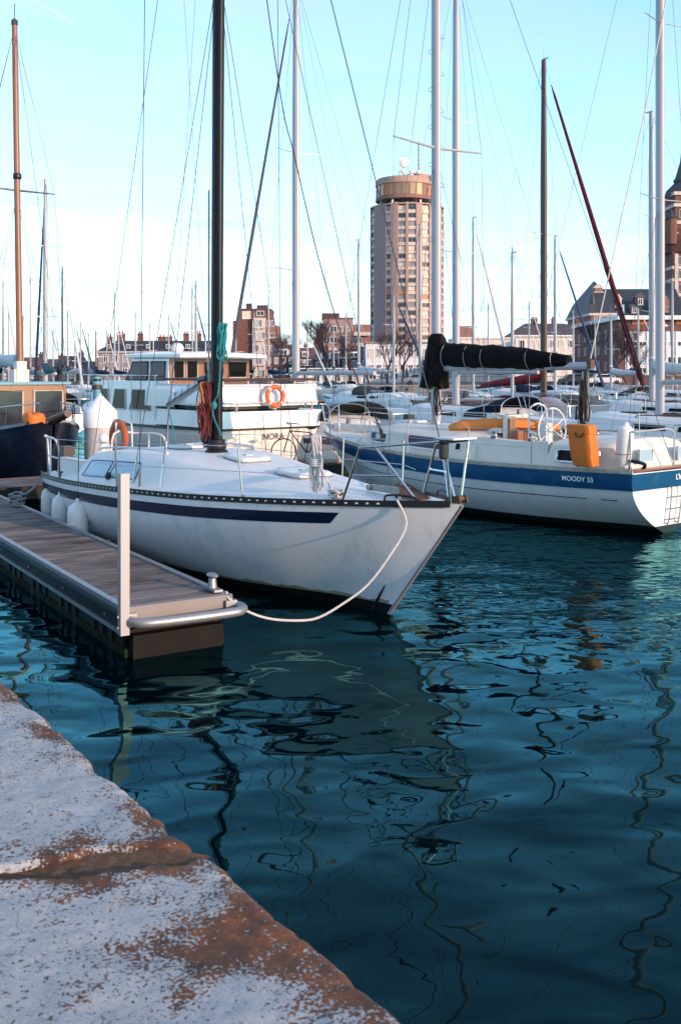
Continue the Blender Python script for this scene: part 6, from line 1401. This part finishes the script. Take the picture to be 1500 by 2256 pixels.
# town hall: steep slate roofs, ornate gable on the left
YB = 205; s_ = YB / F; t, w = bld('ornate brick town hall with steep dark slate roofs at the right', 1288, 1512, YB, 'town_hall', rz=0.0)
ze = zpix(698, YB); zr1 = zpix(614, YB); zr2 = zpix(629, YB)
wall(t, 0, 50 * s_, -5, 16, 0, ze, 'brick_pink'); wall(t, 50 * s_ + .02, w, 0, 16, 0, ze - .8, 'brick')
MB().box((25 * s_, 5.5, ze + .25), (50 * s_ + .8, 21.8, .5)).build('cornice', g('stone_pale'), t, smooth=None)
MB().box((25 * s_, -5.05, ze - 2.2), (50 * s_ + .1, .15, .5)).build('string_course', g('stone_pale'), t, smooth=None)
a, b, c, d = -.3, 50 * s_ + .3, -5.3, 16
mb = MB(); mb.add([(a, c, ze + .5), (b, c, ze + .5), (b, d, ze + .5), (a, d, ze + .5), (a + 1.4, c + 2, ze + 3.4), (b - .4, c + 2, ze + 3.4), (b - .4, d, ze + 3.4), (a + 1.4, d, ze + 3.4), (34 * s_, 6, zr1), (38 * s_, 6, zr1)], [(0, 1, 5, 4), (1, 2, 6, 5), (2, 3, 7, 6), (3, 0, 4, 7), (4, 5, 9, 8), (5, 6, 9), (6, 7, 8, 9), (7, 4, 8)]); rf = mb.build('pavilion_roof', g('slate'), t, smooth=None)
gable(t, 46 * s_, w, 0, 16, ze - .8, zr2 - ze + .8, 'slate', over=.4)
MB().box((46 * s_ + (w - 46 * s_) / 2, -.5, ze - .8), (w - 46 * s_, .4, .5)).build('gutter', g('stone_pale'), t, smooth=None)
cx_, zt_, zb2 = 31 * s_, zpix(634, YB), zpix(668, YB)
mb = MB(); mb.box((cx_, 1, (zt_ + zb2) / 2), (1.5, 1.3, zt_ - zb2)); mb.build('ornate_chimney', g('brick_pink'), t, smooth=None)
mb = MB(); mb.box((cx_, 1, zt_ - .9), (2.0, 1.7, .3)); mb.box((cx_, 1, zt_ + .1), (1.9, 1.6, .25)); mb.prism([(cx_ - 1.05, .2, zt_ + .22), (cx_ + 1.05, .2, zt_ + .22), (cx_, .2, zt_ + .9)], (0, 1.6, 0)); mb.build('chimney_cap', g('stone_pale'), t, smooth=None)
for k_, py_ in enumerate((716, 730, 748, 772)): MB().box((25 * s_, -5.05 - .01 * k_, zpix(py_, YB)), (50 * s_ + .12, .2, .35 if k_ % 2 else .7)).build('string_course', g('stone_pale' if k_ % 2 else 'brick_dark'), t, smooth=None)
for k_ in range(9): MB().box((1.0 + k_ * .45, -5.15, ze - .15), (.16, .25, .4)).build('cornice_bracket', g('stone_pale'), t, smooth=None)
for k_, (px_, py_, w_) in enumerate(((1362, 668, 1.3), (1410, 664, 1.5), (1446, 668, 1.2))):
    xx_ = (px_ - 1288) * s_; mb = MB(); mb.box((xx_, 1.4, zpix(py_, YB)), (w_, 2.4, 1.8)); mb.prism([(xx_ - w_ * .65, .1, zpix(py_, YB) + .9), (xx_ + w_ * .65, .1, zpix(py_, YB) + .9), (xx_, .1, zpix(py_, YB) + 2.0)], (0, 2.6, 0)); mb.build('roof_dormer', g('stone_pale' if k_ != 1 else 'slate_brown'), t, smooth=None); put_win(t, xx_, .12, zpix(py_, YB), w_ * .65, 1.3)
mb = MB(); mb.box((4 * s_, -4.5, ze + 1.4), (1.3, 1.2, 2)); mb.lathe([(.7, 0), (.1, 2.2), (.05, 3)], 8, (4 * s_, -4.5, ze + 2.4)); mb.build('corner_pinnacle', g('slate'), t, smooth=None)
wins(t, .4, 50 * s_ - .4, 4, (ze - 1.0, ze - 4.2, ze - 7.2), .8, 1.9, y=-5.08, fm='stone_pale', gms=GL, seed=60); wins(t, 52 * s_, w, 9, (ze - 2.6, ze - 6.0), .95, 2.0, y=-.08, fm='stone_pale', gms=GL, seed=61)
for f, sc_ in ((.55, 1), (.72, .8)):
    x = lerp(46 * s_, w, f - .35); MB().box((x, 2.2, ze + 1.7), (1.6 * sc_, 2.2, 2.0)).build('dormer', g('skyblue') if f < .6 else g('stone_grey'), t, smooth=None); put_win(t, x, 1.02, ze + 1.6, 1.1 * sc_, 1.4)
q = lambda px: (px - 1288) * s_
mb = MB(); mb.box((q(1468), 1.8, ze + 2.4), (1.6, 1.8, 2.8)); mb.lathe([(.9, 0), (.7, .5), (.1, .9)], 10, (q(1468), 1.8, ze + 3.8)); mb.build('stone_dormer', g('brick_pink'), t, smooth=None)
# belfry
YB = 262; s_ = YB / F; bf = thing('belfry', 'tall red brick belfry with stone bands and dark spire at the right edge', 'tower', ((1521 - CX) / F * YB, YB + 4, ZF - .03)); zz = lambda py: zpix(py, YB)
hw_ = 43 * s_
MB().box((0, 0, zz(555) / 2), (2 * hw_, 2 * hw_, zz(555))).build('shaft', g('brick'), bf, smooth=None)
for py in (590, 617, 650, 700): MB().box((0, 0, zz(py)), (2 * hw_ + .3, 2 * hw_ + .3, .8)).build('stone_band', g('stone_pale'), bf, smooth=None)
for x in (-hw_ + .9, -hw_ * .38, hw_ * .38, hw_ - .9): MB().box((x, -hw_ - .1, zz(560) / 2 + 1), (.9, .35, zz(560) - 2)).build('pilaster', g('stone_pale'), bf, smooth=None)
MB().lathe([(hw_ * 1.42, zz(556)), (hw_ * 1.66, zz(530)), (hw_ * 1.66, zz(522)), (hw_ * 1.5, zz(516)), (hw_ * 1.45, zz(505))], 8, M=Matrix.Rotation(R(22.5), 4, 'Z') if False else Matrix.Rotation(R(45), 4, 'Z')).build('gallery', g('brick'), bf, smooth=None)
MB().box((0, 0, zz(519)), (2 * hw_ * 1.18, 2 * hw_ * 1.18, 1.2)).build('stone_band', g('stone_pale'), bf, smooth=None)
MB().box((0, 0, (zz(520) + zz(425)) / 2), (2 * hw_ * .82, 2 * hw_ * .82, zz(425) - zz(520))).build('belfry_stage', g('brick'), bf, smooth=None)
for py in (490, 452, 426): MB().box((0, 0, zz(py)), (2 * hw_ * .9, 2 * hw_ * .9, .9)).build('stone_band', g('stone_pale'), bf, smooth=None)
for sx in (-1, 1):
    for sy in (-1, 1):
        mb = MB(); mb.lathe([(1.5, zz(540)), (1.7, zz(500)), (1.5, zz(482))], 10, (sx * hw_ * 1.15, sy * hw_ * 1.15, 0)); tu = mb.build('corner_turret', g('brick'), bf, smooth=30); MB().lathe([(1.9, zz(484)), (.9, zz(474)), (.08, zz(462)), (.04, zz(446))], 10, (sx * hw_ * 1.15, sy * hw_ * 1.15, 0)).build('turret_cap', g('slate'), tu, smooth=30)
MB().lathe([(hw_ * 1.12, zz(428)), (hw_ * 1.02, zz(415)), (hw_ * .62, zz(398)), (hw_ * .66, zz(392)), (hw_ * .55, zz(386)), (hw_ * .30, zz(350)), (hw_ * .2, zz(310)), (hw_ * .22, zz(304)), (.25, zz(230)), (.05, zz(205))], 8).build('spire', g('slate'), bf, smooth=20)
for k, py in enumerate((575, 605, 635, 470)):
    for x in (-hw_ * .65, 0, hw_ * .65): put_win(bf, x * (.8 if py < 500 else 1), -hw_ * (.82 if py < 500 else 1) - .06, zz(py), 1.0, 2.2, 'stone_pale', 'glass_far')
# flat roofed modern building on the quay
YB = 137; s_ = YB / F; t, w = bld('flat roofed brick building with white cornice, orange panels and white window bands', 1362, 1560, YB, 'office_building'); z = zpix(695, YB)
wall(t, 0, w, 0, 26, 0, z - .6, 'brick'); MB().box((w / 2, 12.6, z - .3), (w + .8, 27.4, .55)).build('cornice', g('frame_white'), t, smooth=None)
za, zb_ = zpix(702, YB), zpix(712, YB)
for i in range(2): MB().box((.9 + 3.2 + i * 6.0, -.06, (za + zb_) / 2 - .1), (4.6, .12, za - zb_ + .1)).build('orange_panel', g('brick_orange'), t, smooth=None)
zc1, zc2 = zpix(730, YB), zpix(826, YB)
MB().box((w * .52, -.05, (zc1 + zc2) / 2), (w * .9, .1, zc1 - zc2)).build('white_cladding', g('render_white'), t, smooth=None)
for z_, h_, mm in ((zpix(757, YB), .75, 'glass_far'), (zpix(795, YB), 1.3, 'glass_far'), (zpix(816, YB), .95, 'glass_far')):
    for i in range(8): put_win(t, w * .1 + (w * .86) * (i + .5) / 8, -.13, z_, 1.22, h_, 'frame_white', 'window_blue' if (i * 7 + int(h_ * 10)) % 5 == 0 else mm)
for i in range(9): MB().box((w * .1 + w * .86 * i / 8, -.16, (zc1 + zc2) / 2), (.22, .16, zc1 - zc2)).build('mullion_fin', g('frame_white'), t, smooth=None)
for i in range(6):
    for z_ in (z - 2.4, z - 4.6, z - 6.9): link('window', win_mesh(1.0, 1.3, 'stone_pale', 'glass_far'), t, (-.05, 2.5 + i * 4, z_), R(-90))
# ------------------------------------------------------------------ cars, lamps, bare trees on the far quay
def car(label, px, Y, mat, rz=0.0):
    t = thing('parked_car', label, 'car', ((px - CX) / F * Y, Y, ZF - .02), rz, 'cars parked along the far quay')
    prof = [(-2.1, .35), (-2.15, .75), (-1.95, .92), (-1.5, 1.0), (-1.1, 1.42), (.7, 1.45), (1.3, 1.0), (2.05, .88), (2.15, .6), (2.1, .35)]
    MB().prism([(x, -.82, z) for x, z in prof], (0, 1.64, 0)).build('body', g(mat), t, smooth=None)
    for s in (-1, 1): MB().prism([(x, s * .825, z) for x, z in ((-1.3, 1.02), (-1.02, 1.36), (.62, 1.38), (1.1, 1.02))], (0, s * .01, 0)).build('side_window', g('window_dark'), t, smooth=None)
    for x in (-1.35, 1.35):
        for s in (-1, 1): w = MB().lathe([(.02, -.1), (.33, -.1), (.33, .1), (.02, .1)], 14, (x, s * .75, .33), M=Matrix.Rotation(R(90), 4, 'X')).build('wheel', g('tyre'), t)
for a in (('white car parked behind the green railing by the town hall', 1331, 128, 'frame_white'), ('dark blue car parked left of the white car on the far quay', 1268, 129, 'navy'), ('silver car parked before the white building on the far quay', 925, 129, 'alu')): car(*a)
for px, Y, py, lab in ((1480, 126, 718, 'street lamp on the quay before the flat roofed brick building'), (497, 140, 775, 'street lamp on the far quay left of the stepped brick block')):
    t = thing('street_lamp', lab, 'street lamp', ((px - CX) / F * Y, Y, ZF - .02)); z = zpix(py, Y); MB().tube([(0, 0, 0), (0, 0, z)], [.09, .06], 8).build('pole', g('galv'), t); MB().tube([(0, 0, z), (-.9, 0, z + .15)], .04, 6).build('arm', g('galv'), t); MB().lathe([(.32, -.1), (.25, .05), (.06, .2)], 12, (-.9, 0, z + .05)).build('lamp_shade', g('frame_white'), t)
def tree_mesh(seed, h):
    rnd = random.Random(seed); tr_, cr_ = MB(), MB()
    def grow(p, d, l, r, lev):
        k = 3; pts = [p]; q = p.copy(); dd_ = d.copy()
        for i in range(k):
            dd_ = (dd_ + Vector((rnd.uniform(-.18, .18), rnd.uniform(-.18, .18), rnd.uniform(-.02, .14)))).normalized(); q = q + dd_ * l / k; pts.append(q)
        (tr_ if lev < 2 else cr_).tube(pts, [r, r * .85, r * .7, r * .55], 5 if lev < 2 else 3, cap=False)
        if lev >= 5: return
        for j in range((4, 4, 4, 5, 5)[lev]):
            f = rnd.uniform(.35, 1.0); b = pts[min(3, int(f * 3) + 1)]; az = rnd.uniform(0, 6.283); sp = rnd.uniform(.35, .85)
            nd = (dd_ + Vector((math.cos(az), math.sin(az), .15)) * sp).normalized(); grow(b, nd, l * rnd.uniform(.58, .80), r * rnd.uniform(.42, .6), lev + 1)
    grow(Vector((0, 0, 0)), Vector((0, 0, 1)), h * .36, h * .028, 0); return tr_.mesh('trunk', g('bark'), 60), cr_.mesh('crown', g('twig'))
TM = [tree_mesh(s, 9.0) for s in (3, 8, 14)]
for i, (px, Y, hh, lab) in enumerate(((625, 160, 8.5, 'bare tree in front of the dark brick house beside the apartment block'), (722, 150, 11, 'tall bare tree before the lilac apartment block'), (772, 146, 8, 'bare tree left of the foot of the round tower'), (852, 150, 8.5, 'bare tree before the left end of the white building'), (886, 148, 7.5, 'smaller bare tree before the white building under the tower'), (1352, 130, 8.6, 'wide bare tree before the brick flank by the red rolled sail'), (1330, 150, 9.5, 'bare tree before the ornate gable of the town hall'), (1395, 131, 6.5, 'small bare tree before the white window bands'))):
    t = thing('bare_tree', lab, 'tree', ((px - CX) / F * Y, Y, ZF - .05), i * 1.3, 'bare winter trees on the far quay'); a, b = TM[i % 3]; o1, o2 = link('trunk', a, t), link('crown', b, t)
    for o in (o1, o2): o.scale = (hh / 9 * (1.25 if i in (1, 5) else 1),) * 2 + (hh / 9,)
